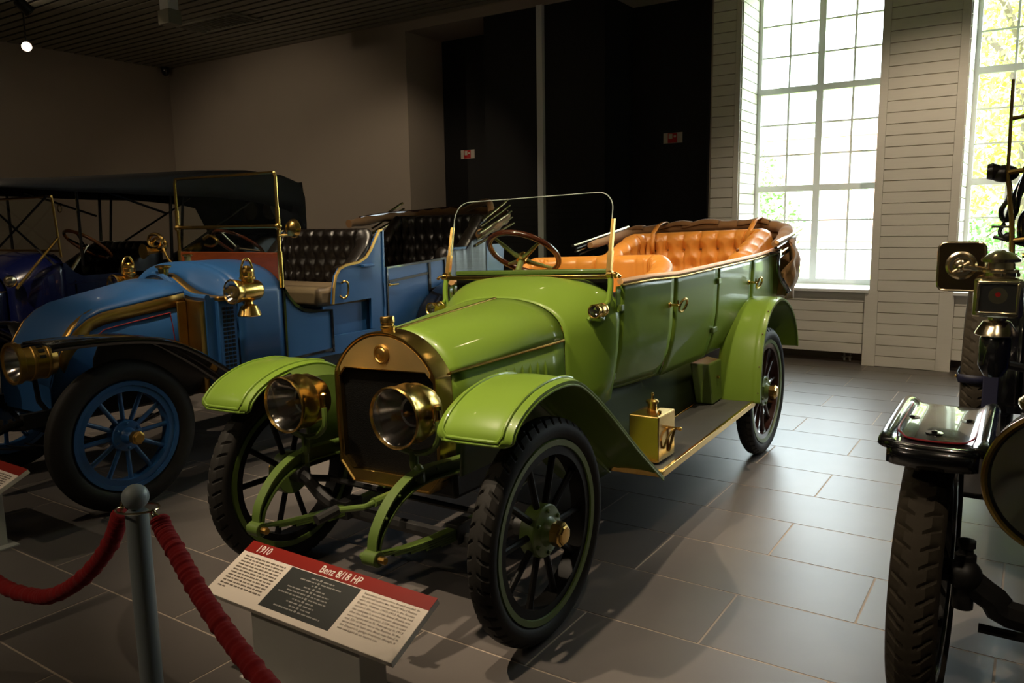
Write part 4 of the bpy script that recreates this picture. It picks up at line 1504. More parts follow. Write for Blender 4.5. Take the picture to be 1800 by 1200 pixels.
# ---- brass fuel can standing on the running board
can = empty('fuel_can', (GX + 0.628, GY + 1.105, 0.398), 'brass square can with filler cap on the running board', 'can')
cn = MB().bx(-0.076, 0.076, -0.100, 0.100, 0.0, 0.222).build('can_body', BRASS, can, 0, bevel=0.006)
MB().hexa([(-0.070, -0.094, 0.222), (0.070, -0.094, 0.222), (0.070, 0.094, 0.222), (-0.070, 0.094, 0.222), (-0.03, -0.03, 0.236), (0.03, -0.03, 0.236), (0.03, 0.03, 0.236), (-0.03, 0.03, 0.236)]) \
    .build('can_top', BRASS, can, 0)
MB().lathe([(0.022, 0.232), (0.022, 0.262), (0.030, 0.264), (0.031, 0.274), (0.024, 0.280), (0.008, 0.283), (0.006, 0.300), (0.009, 0.304), (0.006, 0.314), (0.001, 0.315)], n=20).build('filler_cap', BRASS, can)
MB().lathe([(0.009, 0.222), (0.009, 0.238), (0.001, 0.241)], (0.055, -0.04, 0), n=12).build('vent_plug', BRASS, can)
MB().tube(spline([(0.080, -0.05, 0.06), (0.092, -0.03, 0.11), (0.094, 0.03, 0.135), (0.090, 0.06, 0.13)], 5), 0.006, 8).tube([(0.078, 0.02, 0.03), (0.094, 0.055, 0.14)], 0.007, 8) \
    .tube([(0.078, 0.055, 0.138), (0.118, 0.055, 0.138)], 0.007, 8).sphere((0.12, 0.055, 0.138), 0.010, 10, 8).build('clamp', BRASS, can)


# ================================================================== the sky-blue tourer
bcar = empty('vintage_car', (-4.75, 2.31, 0), 'sky blue tourer with sloping bonnet, black wings and black buttoned seats', 'car')


def L2(y):
    return y - 2.31      # world y to local


def dome_section(y, w, zs, zt, ex=0.8, zb=None, n=20, ez=0.9):
    out = []
    if zb is not None:
        out += [(w, y, zb), (w, y, zb + (zs - zb) * 0.5)]
    for k in range(n + 1):
        t = pi * k / n
        c, s1 = cos(t), sin(t)
        out.append((w * math.copysign(abs(c) ** ex, c), y, zs + (zt - zs) * s1 ** ez))
    if zb is not None:
        out += [(-w, y, zb + (zs - zb) * 0.5), (-w, y, zb)]
    return out


# bonnet
ys = [2.14, 2.17, 2.22, 2.29, 2.36, 2.44, 2.55, 2.7, 2.85, 2.945]
SH = [(2.14, 0.66), (2.17, 0.76), (2.22, 0.87), (2.29, 0.965), (2.36, 1.02), (2.44, 1.052), (2.55, 1.070), (2.7, 1.092), (2.945, 1.128)]
HW = [(2.14, 0.27), (2.3, 0.30), (2.6, 0.325), (2.945, 0.365)]
TPZ = [(2.14, 0.02), (2.22, 0.035), (2.4, 0.05), (2.945, 0.075)]
rows = [dome_section(L2(y), lerp(HW, y), lerp(SH, y), lerp(SH, y) + lerp(TPZ, y), 0.75) for y in ys]
bon = sheet(rows, 'hood', BLUE, bcar, 0.004)
nose = MB().grid([[(x, L2(2.14), z) for x, y, z in dome_section(0, 0.27, 0.66, 0.68, 0.75)], [(x, L2(2.15), 0.50) for x, y, z in dome_section(0, 0.27, 0.66, 0.68, 0.75)]])
nose.build('hood_nose', BLUE, bon)
for sg in (1, -1):
    sheet([[(lerp(HW, y) * sg, L2(y), lerp(SH, y) - 0.004), (lerp(HW, y) * sg, L2(y), 0.5 * lerp(SH, y) + 0.26), (lerp(HW, y) * sg, L2(y), 0.52)] for y in ys], 'hood_side', BLUE, bon, 0.004)
    # brass shoulder band and rear band
    rws = []
    for y in [2.19, 2.22, 2.25, 2.29, 2.33, 2.37, 2.41, 2.46, 2.52, 2.6, 2.7, 2.82, 2.94]:
        w, s_ = lerp(HW, y) + 0.004, lerp(SH, y)
        rws.append([((w - 0.045) * sg, L2(y), s_ + 0.030), ((w - 0.012) * sg, L2(y), s_ + 0.012), (w * sg, L2(y), s_ - 0.012), ((w + 0.001) * sg, L2(y) + (0.03 if y < 2.35 else 0), s_ - 0.072)])
    sheet(rws, 'brass_band', BRASS_DK, bon, 0.005)
    MB().bx(0.362 * sg, 0.374 * sg, L2(2.885), L2(2.945), 0.52, 1.075).build('brass_band', BRASS_DK, bon, bevel=0.003)
    st_ = []
    for y in [2.40, 2.45, 2.52, 2.6, 2.7, 2.82, 2.845]:
        st_.append(((lerp(HW, y) + 0.003) * sg, L2(y), lerp(SH, y) - 0.10 - 0.02 * (y < 2.42)))
    st_ += [((lerp(HW, 2.85) + 0.004) * sg, L2(2.855), 0.93), ((lerp(HW, 2.87) + 0.004) * sg, L2(2.872), 0.70)]
    MB().tube(st_, 0.0035, 6).build('pinstripe', STRIPE_RED, bon)

# radiator standing behind the bonnet, saddle-shaped top
def saddle(x):
    return 1.075 + 0.135 * math.exp(-(x / 0.21) ** 2)


sx = [0.50 * k / 16 for k in range(-16, 17)]
front = [(x, saddle(x)) for x in sx]
outl = [(-0.50, 0.50), (0.50, 0.50)] + [(x, z) for x, z in reversed(front)]
rdb = MB().prism(outl, 'y', L2(2.95), L2(2.985)).build('radiator', BRASS_DK, bcar, smooth=30)
MB().prism([(x * 1.03, z + 0.018 if z > 0.6 else z) for x, z in outl], 'y', L2(2.986), L2(3.05)).build('radiator_case', BLUE, rdb, smooth=30)
MB().tube([(x * 1.03, L2(3.0), z + 0.020) for x, z in front], 0.020, 8).build('case_edge', BLUE, rdb)
def dome_z(x, w=0.55, zs=1.10, zt=1.30, ex=0.88):
    c = min(1, abs(x) / w) ** (1 / ex)
    return zs + (zt - zs) * math.sqrt(max(0, 1 - c * c))


def tank_row(u):
    e = max(0, (u - 0.3) / 0.7)
    e = e * e * (3 - 2 * e)
    return [(x * (1.0 + 0.098 * u), L2(3.05 + 0.142 * u), (z + 0.012 + 0.02 * u) * (1 - e) + dome_z(x * 1.098) * e) for x, z in front]


sheet([tank_row(u) for u in (0, 0.15, 0.36)], 'radiator_top', BRASS_DK, rdb, 0.006)
sheet([tank_row(u) for u in (0.365, 0.5, 0.65, 0.8, 1.0)], 'scuttle_front', BLUE, rdb, 0.006)
for sg in (1, -1):
    MB().bx(0.505 * sg, 0.545 * sg, L2(3.05), L2(3.185), 0.56, 1.075).build('radiator_flank', BLUE, rdb, bevel=0.006)
    mg = MB()
    for i in range(3):
        for j in range(16):
            mg.bx(0.5445 * sg, 0.549 * sg, L2(3.075) + 0.03 * i + 0.004, L2(3.075) + 0.03 * i + 0.024, 0.62 + 0.026 * j + 0.003, 0.62 + 0.026 * j + 0.021)
    mg.build('grille_holes', BLACKWOOD, rdb, 0, kind='stuff')
    MB().bx(0.50 * sg, 0.552 * sg, L2(3.05), L2(3.19), 1.07, 1.10).build('corner_cap', BRASS_DK, rdb, bevel=0.008)
for (x, y, z, s_) in ((0.05, 3.02, 1.215, 1.0), (-0.12, 3.32, 1.295, 0.7)):
    MB().lathe([(0.030 * s_, 0), (0.033 * s_, 0.05 * s_), (0.05 * s_, 0.06 * s_), (0.05 * s_, 0.07 * s_), (0.02 * s_, 0.075 * s_), (0.001, 0.076 * s_)], (x, L2(y), z), 'z', 20).build('filler_cap', BRASS, rdb)

# scuttle
rows = []
for y in [3.192, 3.25, 3.33, 3.42, 3.5, 3.545]:
    rows.append(dome_section(L2(y), 0.55, 1.10, 1.30, 0.88, zb=0.60, ez=1.0))
sheet(rows, 'scuttle', BLUE, bcar, 0.006)
MB().bx(-0.54, 0.54, L2(3.548), L2(3.575), 1.10, 1.352).build('dashboard', WOOD_RED, bcar, bevel=0.004)

# windscreen: brass frame, two panes
bws = MB()
for sg in (1, -1):
    bws.tube([(0.55 * sg, L2(3.55), 1.12), (0.55 * sg, L2(3.55), 1.845), (0.538 * sg, L2(3.55), 1.872)], 0.011, 10)
    bws.tube([(0.55 * sg, L2(3.55), 1.12), (0.55 * sg, L2(3.55), 1.36)], 0.017, 10).tube([(0.55 * sg, L2(3.55), 1.50), (0.55 * sg, L2(3.55), 1.65)], 0.015, 10)
bws.tube([(-0.54, L2(3.55), 1.876), (0.54, L2(3.55), 1.876)], 0.010, 10)
bws.tube([(-0.55, L2(3.55), 1.525), (0.55, L2(3.55), 1.525)], 0.013, 10)
bw = bws.build('windscreen_frame', BRASS, bcar)
MB().bx(-0.54, 0.54, L2(3.548), L2(3.552), 1.536, 1.868).build('glass', CLEAR, bw, 0)
MB().bx(-0.54, 0.54, L2(3.548), L2(3.552), 1.355, 1.514).build('glass', CLEAR, bw, 0)
for sg in (1, -1):
    MB().sphere((0.55 * sg, L2(3.55), 1.525), 0.026, 12, 8).build('pivot', BRASS, bw)
MB().tube([(0.56, L2(3.55), 1.465), (0.665, L2(3.57), 1.468)], 0.009, 8).build('mirror_arm', BRASS, bw)
mr_ = MB().lathe([(0.001, 0.0), (0.055, 0.003), (0.062, 0.0), (0.062, -0.01), (0.05, -0.03), (0.02, -0.042), (0.001, -0.044)], (0.665, L2(3.585), 1.51), 'y', 24, caps=False)
mr_.build('mirror', BRASS, bw)

# carriage lamps on the scuttle sides
def oil_lamp(parent, c, s=1.0, name='side_lamp'):
    c = Vector(c)
    o = MB().lathe([(0.055 * s, -0.115 * s), (0.058 * s, -0.11 * s), (0.040 * s, -0.065 * s), (0.022 * s, -0.055 * s), (0.020 * s, -0.045 * s), (0.035 * s, -0.035 * s)], c, 'z', 24).build(name, BRASS, parent)
    MB().lathe([(0.052 * s, -0.095 * s), (0.058 * s, -0.10 * s), (0.062 * s, -0.095 * s), (0.054 * s, -0.055 * s), (0.050 * s, -0.05 * s), (0.050 * s, 0.050 * s), (0.044 * s, 0.062 * s), (0.001, 0.064 * s)],
               c + Vector((0, 0.0, 0.01 * s)), 'y', 28, caps=False).build('lamp_body', BRASS, o)
    MB().lathe([(0.055 * s, -0.094 * s), (0.02 * s, -0.04 * s), (0.001, -0.035 * s)], c + Vector((0, 0.0, 0.01 * s)), 'y', 24, caps=False).build('reflector', SILVER, o)
    MB().lathe([(0.001, -0.092 * s), (0.054 * s, -0.0955 * s)], c + Vector((0, 0.0, 0.01 * s)), 'y', 24, caps=False).build('lens', LENS, o)
    MB().lathe([(0.030 * s, 0.045 * s), (0.032 * s, 0.062 * s), (0.040 * s, 0.066 * s), (0.040 * s, 0.075 * s), (0.033 * s, 0.08 * s), (0.033 * s, 0.10 * s), (0.036 * s, 0.104 * s), (0.034 * s, 0.115 * s),
                (0.018 * s, 0.122 * s), (0.014 * s, 0.13 * s), (0.001, 0.132 * s)], c, 'z', 24).build('chimney', BRASS, o)
    MB().tube([c + Vector((0.0, -0.038 * s * cos(t), 0.07 * s + 0.095 * s * sin(t))) for t in [pi * k / 16 for k in range(17)]], 0.0055 * s, 8).build('handle', BRASS, o)
    return o


for sg in (1, -1):
    o = oil_lamp(bcar, (0.650 * sg, L2(3.20), 1.118), 1.28)
    MB().tube([(0.60 * sg, L2(3.23), 1.06), (0.548 * sg, L2(3.24), 1.05)], 0.012, 8).build('lamp_bracket', BLACK_IRON, o)

# headlamps
for sg in (1, -1):
    c = Vector((0.33 * sg, L2(1.93), 0.835))
    hl = MB().lathe([(0.096, 0.014), (0.098, 0.0), (0.112, 0.002), (0.112, 0.03), (0.102, 0.036), (0.100, 0.075), (0.104, 0.08), (0.104, 0.09), (0.100, 0.095), (0.100, 0.15), (0.104, 0.155), (0.104, 0.165),
                     (0.095, 0.17), (0.085, 0.205), (0.05, 0.22), (0.001, 0.222)], c, 'y', 36, caps=False).build('headlamp', BRASS_DK, bcar)
    MB().lathe([(0.097, 0.012), (0.05, 0.08), (0.001, 0.10)], c, 'y', 32, caps=False).build('reflector', SILVER, hl)
    MB().lathe([(0.001, 0.008), (0.097, 0.011)], c, 'y', 32, caps=False).build('lens', LENS, hl)
    vt = MB()
    for k in range(9):
        t = pi * (0.1 + 0.8 * k / 8)
        vt.box((c.x + 0.103 * cos(t), c.y + 0.12, c.z + 0.103 * sin(t)), (0.016, 0.03, 0.008), Matrix.Rotation(pi / 2 - t, 3, 'Y'))
    vt.build('vent_slots', BLACK_IRON, hl, 0)
    MB().tube([c + Vector((0, 0.11, -0.10)), c + Vector((0, 0.12, -0.22)), (0.34 * sg, L2(2.08), 0.56)], 0.014, 8).build('headlamp_bracket', BLACK_IRON, bcar)

# body sides
def side_plate(poly, name, m, sg, x0=0.525, x1=0.55, parent=None):
    return MB().prism([(L2(y), z) for y, z in poly], 'x', x0 * sg, x1 * sg).build(name, m, parent or bcar, smooth=0)


def strip(pts, sg, w=0.012, x=0.551, m=None, name='moulding', d=0.009):
    P = [Vector((0, L2(y), z)) for y, z in pts]
    rws = []
    for i, p in enumerate(P):
        t = (P[min(len(P) - 1, i + 1)] - P[max(0, i - 1)]).normalized()
        nn = Vector((0, -t.z, t.y)) * w
        rws.append([p + nn + Vector((x * sg, 0, 0)), p + nn * 0.8 + Vector(((x + d) * sg, 0, 0)), p - nn * 0.8 + Vector(((x + d) * sg, 0, 0)), p - nn + Vector((x * sg, 0, 0))])
    mb = MB().grid(rws)
    return mb.build(name, m or BLACK_PAINT, bcar)


curveA = [(3.555, 1.125), (3.60, 1.055), (3.66, 0.99), (3.73, 0.950), (3.82, 0.932), (3.985, 0.925)]
curveB = [(4.005, 0.965), (4.02, 1.08), (4.045, 1.165), (4.085, 1.215), (4.15, 1.238), (4.28, 1.252), (4.36, 1.285), (4.42, 1.345), (4.47, 1.42), (4.515, 1.482)]
ARCH = [(5.45 + 0.62 * cos(t), 0.42 + 0.60 * sin(t)) for t in [pi - pi * k / 16 for k in range(17)]]
for sg in (1, -1):
    side_plate([(3.55, 0.60), (3.985, 0.60)] + list(reversed(curveA)), 'entry_panel', BLUE, sg)
    side_plate([(4.405, 0.975)] + [(4.005, 0.965)] + curveB[1:] + [(4.555, 1.482), (4.555, 0.975)], 'seat_side', BLUE, sg)
    side_plate([(3.985, 0.60), (4.44, 0.60), (4.44, 0.735), (3.985, 0.735)], 'sill_panel', BLUE, sg)
    arch_in = [(y, z) for y, z in ARCH if z > 0.6]
    rear = [(4.44, 0.60), (arch_in[0][0] - 0.005, 0.60)] + arch_in + [(arch_in[-1][0] + 0.005, 0.60), (6.15, 0.60), (6.2, 1.0), (6.22, 1.335), (5.46, 1.322), (5.40, 1.30), (5.37, 1.225), (4.56, 1.195), (4.56, 0.975), (4.40, 0.975), (4.40, 0.74), (4.44, 0.735)]
    side_plate(rear, 'rear_side', BLUE, sg)
    side_plate([(3.985, 0.735), (4.42, 0.735), (4.42, 0.97), (3.985, 0.97)], 'seat_box', BLUE, sg, 0.38, 0.40)
    strip(curveA + [(3.985, 0.62)], sg)
    strip([(3.985, 0.64), (3.56, 0.63), (3.562, 1.12)], sg)
    strip(curveB + [(4.55, 1.485)], sg, 0.011, 0.549, BRASS_DK)
    strip([(4.55, 1.485), (4.545, 1.20), (4.545, 0.62)], sg, 0.010, 0.551, BLUE)
    strip([(4.575, 0.62), (4.585, 1.195), (5.10, 1.222), (5.36, 1.24), (5.40, 1.315)], sg)
    strip([(4.60, 1.085), (5.08, 1.125)], sg)
    strip([(5.10, 1.21), (5.10, 0.975)], sg, 0.016)
    strip([(5.10, 0.985), (5.6, 1.03)], sg)
    strip(arch_in, sg, 0.014)
    # grab handle, door handle, step iron
    hb = MB().tube(spline([(0.556 * sg, L2(4.09), 1.11), (0.585 * sg, L2(4.10), 1.125), (0.590 * sg, L2(4.125), 1.10), (0.588 * sg, L2(4.12), 1.03), (0.580 * sg, L2(4.09), 1.0), (0.556 * sg, L2(4.07), 1.02)], 5), 0.008, 8)
    hb.build('grab_handle', BRASS, bcar)
    MB().lathe([(0.012, 0), (0.012, 0.012 * sg)], (0.552 * sg, L2(4.60), 1.06), 'x', 12).tube([(0.567 * sg, L2(4.60), 1.06), (0.572 * sg, L2(4.69), 1.062)], 0.007, 8).build('door_handle', BRASS, bcar)
    MB().bx(0.555 * sg, 0.585 * sg, L2(4.30), L2(4.42), 1.215, 1.235).build('arm_catch', BLUE, bcar, bevel=0.004)
    # running board and wings
    MB().bx(0.56 * sg, 0.83 * sg, L2(3.30), L2(4.85), 0.33, 0.355).build('running_board', BLACK_PAINT, bcar, bevel=0.005)
    base = spline([(L2(1.90), 0.960, 0), (L2(1.98), 0.963, 0), (L2(2.2), 0.957, 0), (L2(2.42), 0.935, 0), (L2(2.60), 0.882, 0), (L2(2.8), 0.76, 0), (L2(2.97), 0.63, 0), (L2(3.15), 0.475, 0), (L2(3.33), 0.352, 0)], 4)
    sheet(wing([(p.x, p.y, 0.53, 0.83) for p in base], 0, 0, 'w', BLACK_PAINT, crown=0.014, sg=sg, lip=0.022), 'front_wing', BLACK_PAINT, bcar, 0.005)
    sheet([[(0.53 * sg, p.x, p.y), (0.42 * sg, p.x, max(0.5, p.y - 0.14)), (0.37 * sg, p.x, 0.49)] for p in base if p.x > -0.05], 'inner_guard', BLACK_IRON, bcar, 0.004)
    base = spline([(L2(4.80), 0.36, 0), (L2(4.84), 0.6, 0), (L2(4.95), 0.85, 0), (L2(5.15), 0.99, 0), (L2(5.4), 1.04, 0), (L2(5.65), 0.99, 0), (L2(5.88), 0.84, 0), (L2(6.0), 0.66, 0)], 4)
    sheet(wing([(p.x, p.y, 0.56, 0.83) for p in base], 0, 0, 'w', BLACK_PAINT, crown=0.014, sg=sg, lip=0.02), 'rear_wing', BLACK_PAINT, bcar, 0.005)
    MB().bx(0.32 * sg, 0.36 * sg, L2(1.95), L2(6.0), 0.48, 0.56).build('chassis_rail', BLACK_IRON, bcar, 0)
    MB().tube(spline([(0.34 * sg, L2(1.95), 0.52), (0.34 * sg, L2(1.82), 0.49), (0.34 * sg, L2(1.76), 0.42)], 4), 0.022, 8).build('dumb_iron', BLACK_PAINT, bcar)
    sp_ = MB()
    for q in range(4):
        P = [(0.34 * sg, L2(2.28) + (0.50 - 0.09 * q) * (2 * k / 10 - 1), 0.345 + 0.075 * (2 * k / 10 - 1) ** 2 - 0.009 * q) for k in range(11)]
        sp_.grid([[(x - 0.021, y, z + 0.004), (x + 0.021, y, z + 0.004), (x + 0.021, y, z - 0.004), (x - 0.021, y, z - 0.004)] for x, y, z in P], closed_v=True)
    sp_.build('leaf_spring', BLACK_IRON, bcar)
MB().bx(-0.52, 0.52, L2(3.2), L2(6.1), 0.60, 0.66).build('body_floor', BLACK_IRON, bcar, 0)
MB().bx(-0.52, 0.52, L2(6.15), L2(6.19), 0.62, 1.33).build('tail_panel', BLUE, bcar, 0)
MB().bx(-0.30, 0.30, L2(2.2), L2(3.0), 0.46, 0.56).build('engine_pan', BLACK_IRON, bcar, 0)

# seats
mb_, ev_, LL_ = seat_back('f', 0.505, L2(4.10), L2(4.53), 0.16, 0.98, lambda u: 1.235 + 0.265 * max(0, min(1, (min(u, 1 - u) - 0.06) / 0.16)) ** 1.2, 0.085, 0.115, LEATHER_BK, rows_tuft=4, zt0=1.06, depth=0.045)
mb_.build('front_seat_back', LEATHER_BK, bcar, smooth=60)
cush = MB().bx(-0.51, 0.51, L2(3.90), L2(4.42), 0.94, 1.085).build('front_seat_cushion', LEATHER_WORN, bcar, bevel=0.04)
MB().bx(-0.50, 0.50, L2(3.95), L2(4.50), 0.66, 0.95).build('seat_base', BLUE, bcar, 0)
mb_, ev_, LL_ = seat_back('r', 0.515, L2(5.30), L2(6.06), 0.20, 0.90, lambda u: 1.33 + 0.28 * max(0, min(1, (min(u, 1 - u) - 0.13) / 0.12)), 0.095, 0.115, LEATHER_BK, rows_tuft=5, zt0=1.02, depth=0.045)
mb_.build('rear_seat_back', LEATHER_BK, bcar, smooth=60)
MB().bx(-0.50, 0.50, L2(5.25), L2(5.85), 0.75, 1.02).build('rear_seat_cushion', LEATHER_BK, bcar, bevel=0.05)
# folded hood
rl_ = spline([(0.60, L2(5.75), 1.42), (0.62, L2(6.05), 1.52), (0.55, L2(6.26), 1.60), (0.30, L2(6.32), 1.64), (0, L2(6.32), 1.645), (-0.30, L2(6.32), 1.64), (-0.55, L2(6.26), 1.62), (-0.60, L2(5.9), 1.60), (-0.60, L2(5.35), 1.54)], 6)
bh = MB().tube(rl_, [0.04 + 0.008 * sin(k * 1.7) for k in range(len(rl_))], 12).build('folded_hood', CANVAS_BR, bcar, smooth=60)
MB().tube([(x, y, z + 0.035) for x, y, z in rl_[8:-2]], 0.016, 8).build('hood_rail', WOOD_DK, bh)
for q in range(5):
    y0, z0 = 5.62 + 0.03 * q, 1.33 + 0.055 * q
    for sg in (1, -1):
        MB().tube([(0.645 * sg, L2(y0), z0), (0.645 * sg, L2(y0 + 0.62 - 0.05 * q), z0 + 0.19)], 0.015 if q % 2 else 0.019, 8, flat=0.6).build('hood_bow', NICKEL, bh)
MB().tube(spline([(0.60, L2(5.95), 1.62), (0.50, L2(6.05), 1.72), (0.25, L2(6.2), 1.70), (0.05, L2(6.3), 1.66)], 5), 0.03, 10).build('canvas_loop', CANVAS_BR, bh)

# steering wheel, coiled horns
c = Vector((-0.36, L2(3.93), 1.39))
ax_ = Vector((0, 0.55, 0.83)).normalized()
f1, f2 = Vector((1, 0, 0)), ax_.cross(Vector((1, 0, 0))).normalized()
sw = MB().tube([c + (f1 * cos(t) + f2 * sin(t)) * 0.20 for t in [2 * pi * k / 40 for k in range(40)]], 0.013, 10, closed=True, up=ax_).build('steering_wheel', WOOD_DK, bcar)
for k in range(3):
    d = f1 * cos(0.5 + 2.094 * k) + f2 * sin(0.5 + 2.094 * k)
    MB().tube([c - ax_ * 0.03, c + d * 0.195], 0.008, 8).build('spoke', NICKEL, sw)
MB().tube([c - ax_ * 0.01, c - ax_ * 0.75], 0.018, 10).build('column', BLACK_PAINT, sw)
hn = MB()
for q, (dx, dz) in enumerate(((0, 0), (0.012, -0.03))):
    hn.tube([(-0.69 + 0.085 * cos(t) + dx, L2(3.45) + 0.02 * q, 1.435 + 0.048 * sin(t) + dz) for t in [2 * pi * k / 28 for k in range(28)]], 0.013, 8, closed=True)
hn.lathe([(0.016, 0.0), (0.022, -0.06), (0.05, -0.11), (0.056, -0.112)], (-0.66, L2(3.44), 1.36), 'y', 18)
hn.tube([(-0.60, L2(3.45), 1.38), (-0.55, L2(3.45), 1.30), (-0.50, L2(3.5), 1.22)], 0.009, 8)
hn.build('coiled_horn', BRASS, bcar)
MB().tube(spline([(-0.35, L2(3.62), 1.44), (-0.28, L2(3.62), 1.465), (-0.20, L2(3.62), 1.44), (-0.20, L2(3.62), 1.41), (-0.27, L2(3.62), 1.39), (-0.34, L2(3.62), 1.40)], 5), 0.010, 8).build('horn_tube', BRASS, bcar)

MB().tube([(-0.62, 0, 0.415), (-0.45, 0, 0.33), (0.45, 0, 0.33), (0.62, 0, 0.415)], 0.022, 8).build('front_axle', BLACK_PAINT, bcar)
MB().tube([(-0.62, 3.09, 0.415), (0.62, 3.09, 0.415)], 0.035, 10).build('rear_axle', BLACK_IRON, bcar)
for y in (0, 3.09):
    for sg in (1, -1):
        wheel(bcar, (0.68 * sg, y, 0.415), sg, 0.415, 0.105, 0.288, 12, BLUE, BLUE, BLUE, BLUE, BRASS_DK, spoke_r=0.015, hub_len=0.125, hub_r=0.062, flange_r=0.085, tread=False, phase=0.05, spoke_w=0.013)


# ================================================================== the navy tourer with its hood up
ncar = empty('vintage_car', (-7.35, 2.30, 0), 'navy tourer under a raised black hood beside the plain end wall', 'car')


def L3(y):
    return y - 2.30


rows = []
for y, w, zs, zt in ((2.05, 0.30, 0.92, 1.06), (2.5, 0.33, 0.95, 1.10), (2.95, 0.37, 0.98, 1.15), (3.06, 0.40, 1.0, 1.17)):
    rows.append(dome_section(L3(y), w, zs, zt, 0.8, zb=0.58))
hd = sheet(rows, 'hood', NAVY, ncar, 0.005)
for s_ in (1, -1):
    MB().tube([(0.305 * s_, L3(2.06), 0.955), (0.405 * s_, L3(3.06), 1.04)], 0.006, 8).build('hood_hinge', NICKEL, hd)
MB().prism([(x, z) for x, y, z in dome_section(0, 0.30, 0.92, 1.07, 0.8, zb=0.5)], 'y', L3(1.97), L3(2.05)).build('radiator_shell', BRASS_DK, ncar, smooth=30)
MB().bx(-0.25, 0.25, L3(1.962), L3(1.975), 0.55, 0.98).build('radiator_core', CORE, ncar, 0)
rows = []
for y, w, zs, zt in ((3.07, 0.41, 1.0, 1.175), (3.15, 0.46, 1.05, 1.23), (3.28, 0.52, 1.12, 1.31), (3.42, 0.55, 1.17, 1.345), (3.47, 0.55, 1.18, 1.35)):
    rows.append(dome_section(L3(y), w, zs, zt, 0.62, zb=0.58))
sheet(rows, 'scuttle', NAVY, ncar, 0.005)
MB().prism([(x, z) for x, y, z in dome_section(0, 0.545, 1.175, 1.34, 0.62, zb=0.6)], 'y', L3(3.44), L3(3.46)).build('dashboard', BLACK_PAINT, ncar, 0)
sc2 = [(3.46, 0.58), (6.05, 0.62), (6.12, 1.0), (6.10, 1.30), (5.5, 1.24), (4.8, 1.16), (3.62, 1.135), (3.55, 1.17), (3.48, 1.25), (3.46, 1.25)]
for sg in (1, -1):
    sp_ = MB().prism([(L3(y), z) for y, z in sc2], 'x', 0.525 * sg, 0.55 * sg).build('body_side', NAVY, ncar, smooth=0)
    for (ya, yb) in ((3.55, 4.10), (4.62, 5.15)):
        P = [(0.553 * sg, L3(ya), 1.10), (0.553 * sg, L3(ya), 0.75), (0.553 * sg, L3(ya + 0.06), 0.68), (0.553 * sg, L3(yb - 0.06), 0.68), (0.553 * sg, L3(yb), 0.75), (0.553 * sg, L3(yb), 1.10)]
        MB().tube(P, 0.005, 6).build('door_moulding', BLACK_PAINT, ncar)
    MB().tube([(0.553 * sg, L3(3.5), 1.075), (0.553 * sg, L3(6.0), 1.19)], 0.007, 6).build('belt_moulding', NAVY, ncar)
    o = MB().lathe([(0.045, 0.0), (0.05, 0.004 * sg), (0.05, 0.02 * sg), (0.04, 0.035 * sg), (0.02, 0.04 * sg), (0.001, 0.041 * sg)], (0.45 * sg, L3(3.075), 1.12), 'x', 20).build('scuttle_ventilator', NICKEL, ncar)
    MB().tube([(0.555 * sg, L3(3.44), 1.46), (0.50 * sg, L3(3.10), 1.06)], 0.012, 8).build('windscreen_stay', BRASS, ncar)
    # wings
    base = spline([(L3(1.85), 0.80, 0), (L3(1.95), 0.89, 0), (L3(2.2), 0.925, 0), (L3(2.5), 0.90, 0), (L3(2.8), 0.78, 0), (L3(3.1), 0.58, 0), (L3(3.35), 0.38, 0)], 4)
    sheet(wing([(p.x, p.y, 0.53, 0.82) for p in base], 0, 0, 'w', BLACK_PAINT, crown=0.02, sg=sg, lip=0.02), 'front_wing', BLACK_PAINT, ncar, 0.005)
    base = spline([(L3(4.85), 0.38, 0), (L3(4.95), 0.7, 0), (L3(5.15), 0.92, 0), (L3(5.4), 0.98, 0), (L3(5.7), 0.9, 0), (L3(5.95), 0.65, 0)], 4)
    sheet(wing([(p.x, p.y, 0.56, 0.82) for p in base], 0, 0, 'w', BLACK_PAINT, crown=0.02, sg=sg, lip=0.02), 'rear_wing', BLACK_PAINT, ncar, 0.005)
    MB().bx(0.56 * sg, 0.82 * sg, L3(3.33), L3(4.87), 0.34, 0.37).build('running_board', BLACK_PAINT, ncar, 0)
    # hood frame
    MB().tube([(0.60 * sg, L3(3.60), 1.22), (0.60 * sg, L3(3.60), 1.86)], 0.013, 8).build('hood_bow', BLACK_PAINT, ncar)
    MB().tube([(0.60 * sg, L3(4.43), 1.15), (0.60 * sg, L3(4.47), 1.90)], 0.015, 8).tube([(0.60 * sg, L3(4.52), 1.15), (0.61 * sg, L3(4.60), 1.90)], 0.013, 8) \
        .build('hood_bow', BLACK_PAINT, ncar)
    MB().tube([(0.60 * sg, L3(4.42), 1.66), (0.60 * sg, L3(3.75), 1.88)], 0.011, 8).tube([(0.60 * sg, L3(4.52), 1.30), (0.60 * sg, L3(5.5), 1.85)], 0.011, 8).build('hood_prop', BLACK_PAINT, ncar)
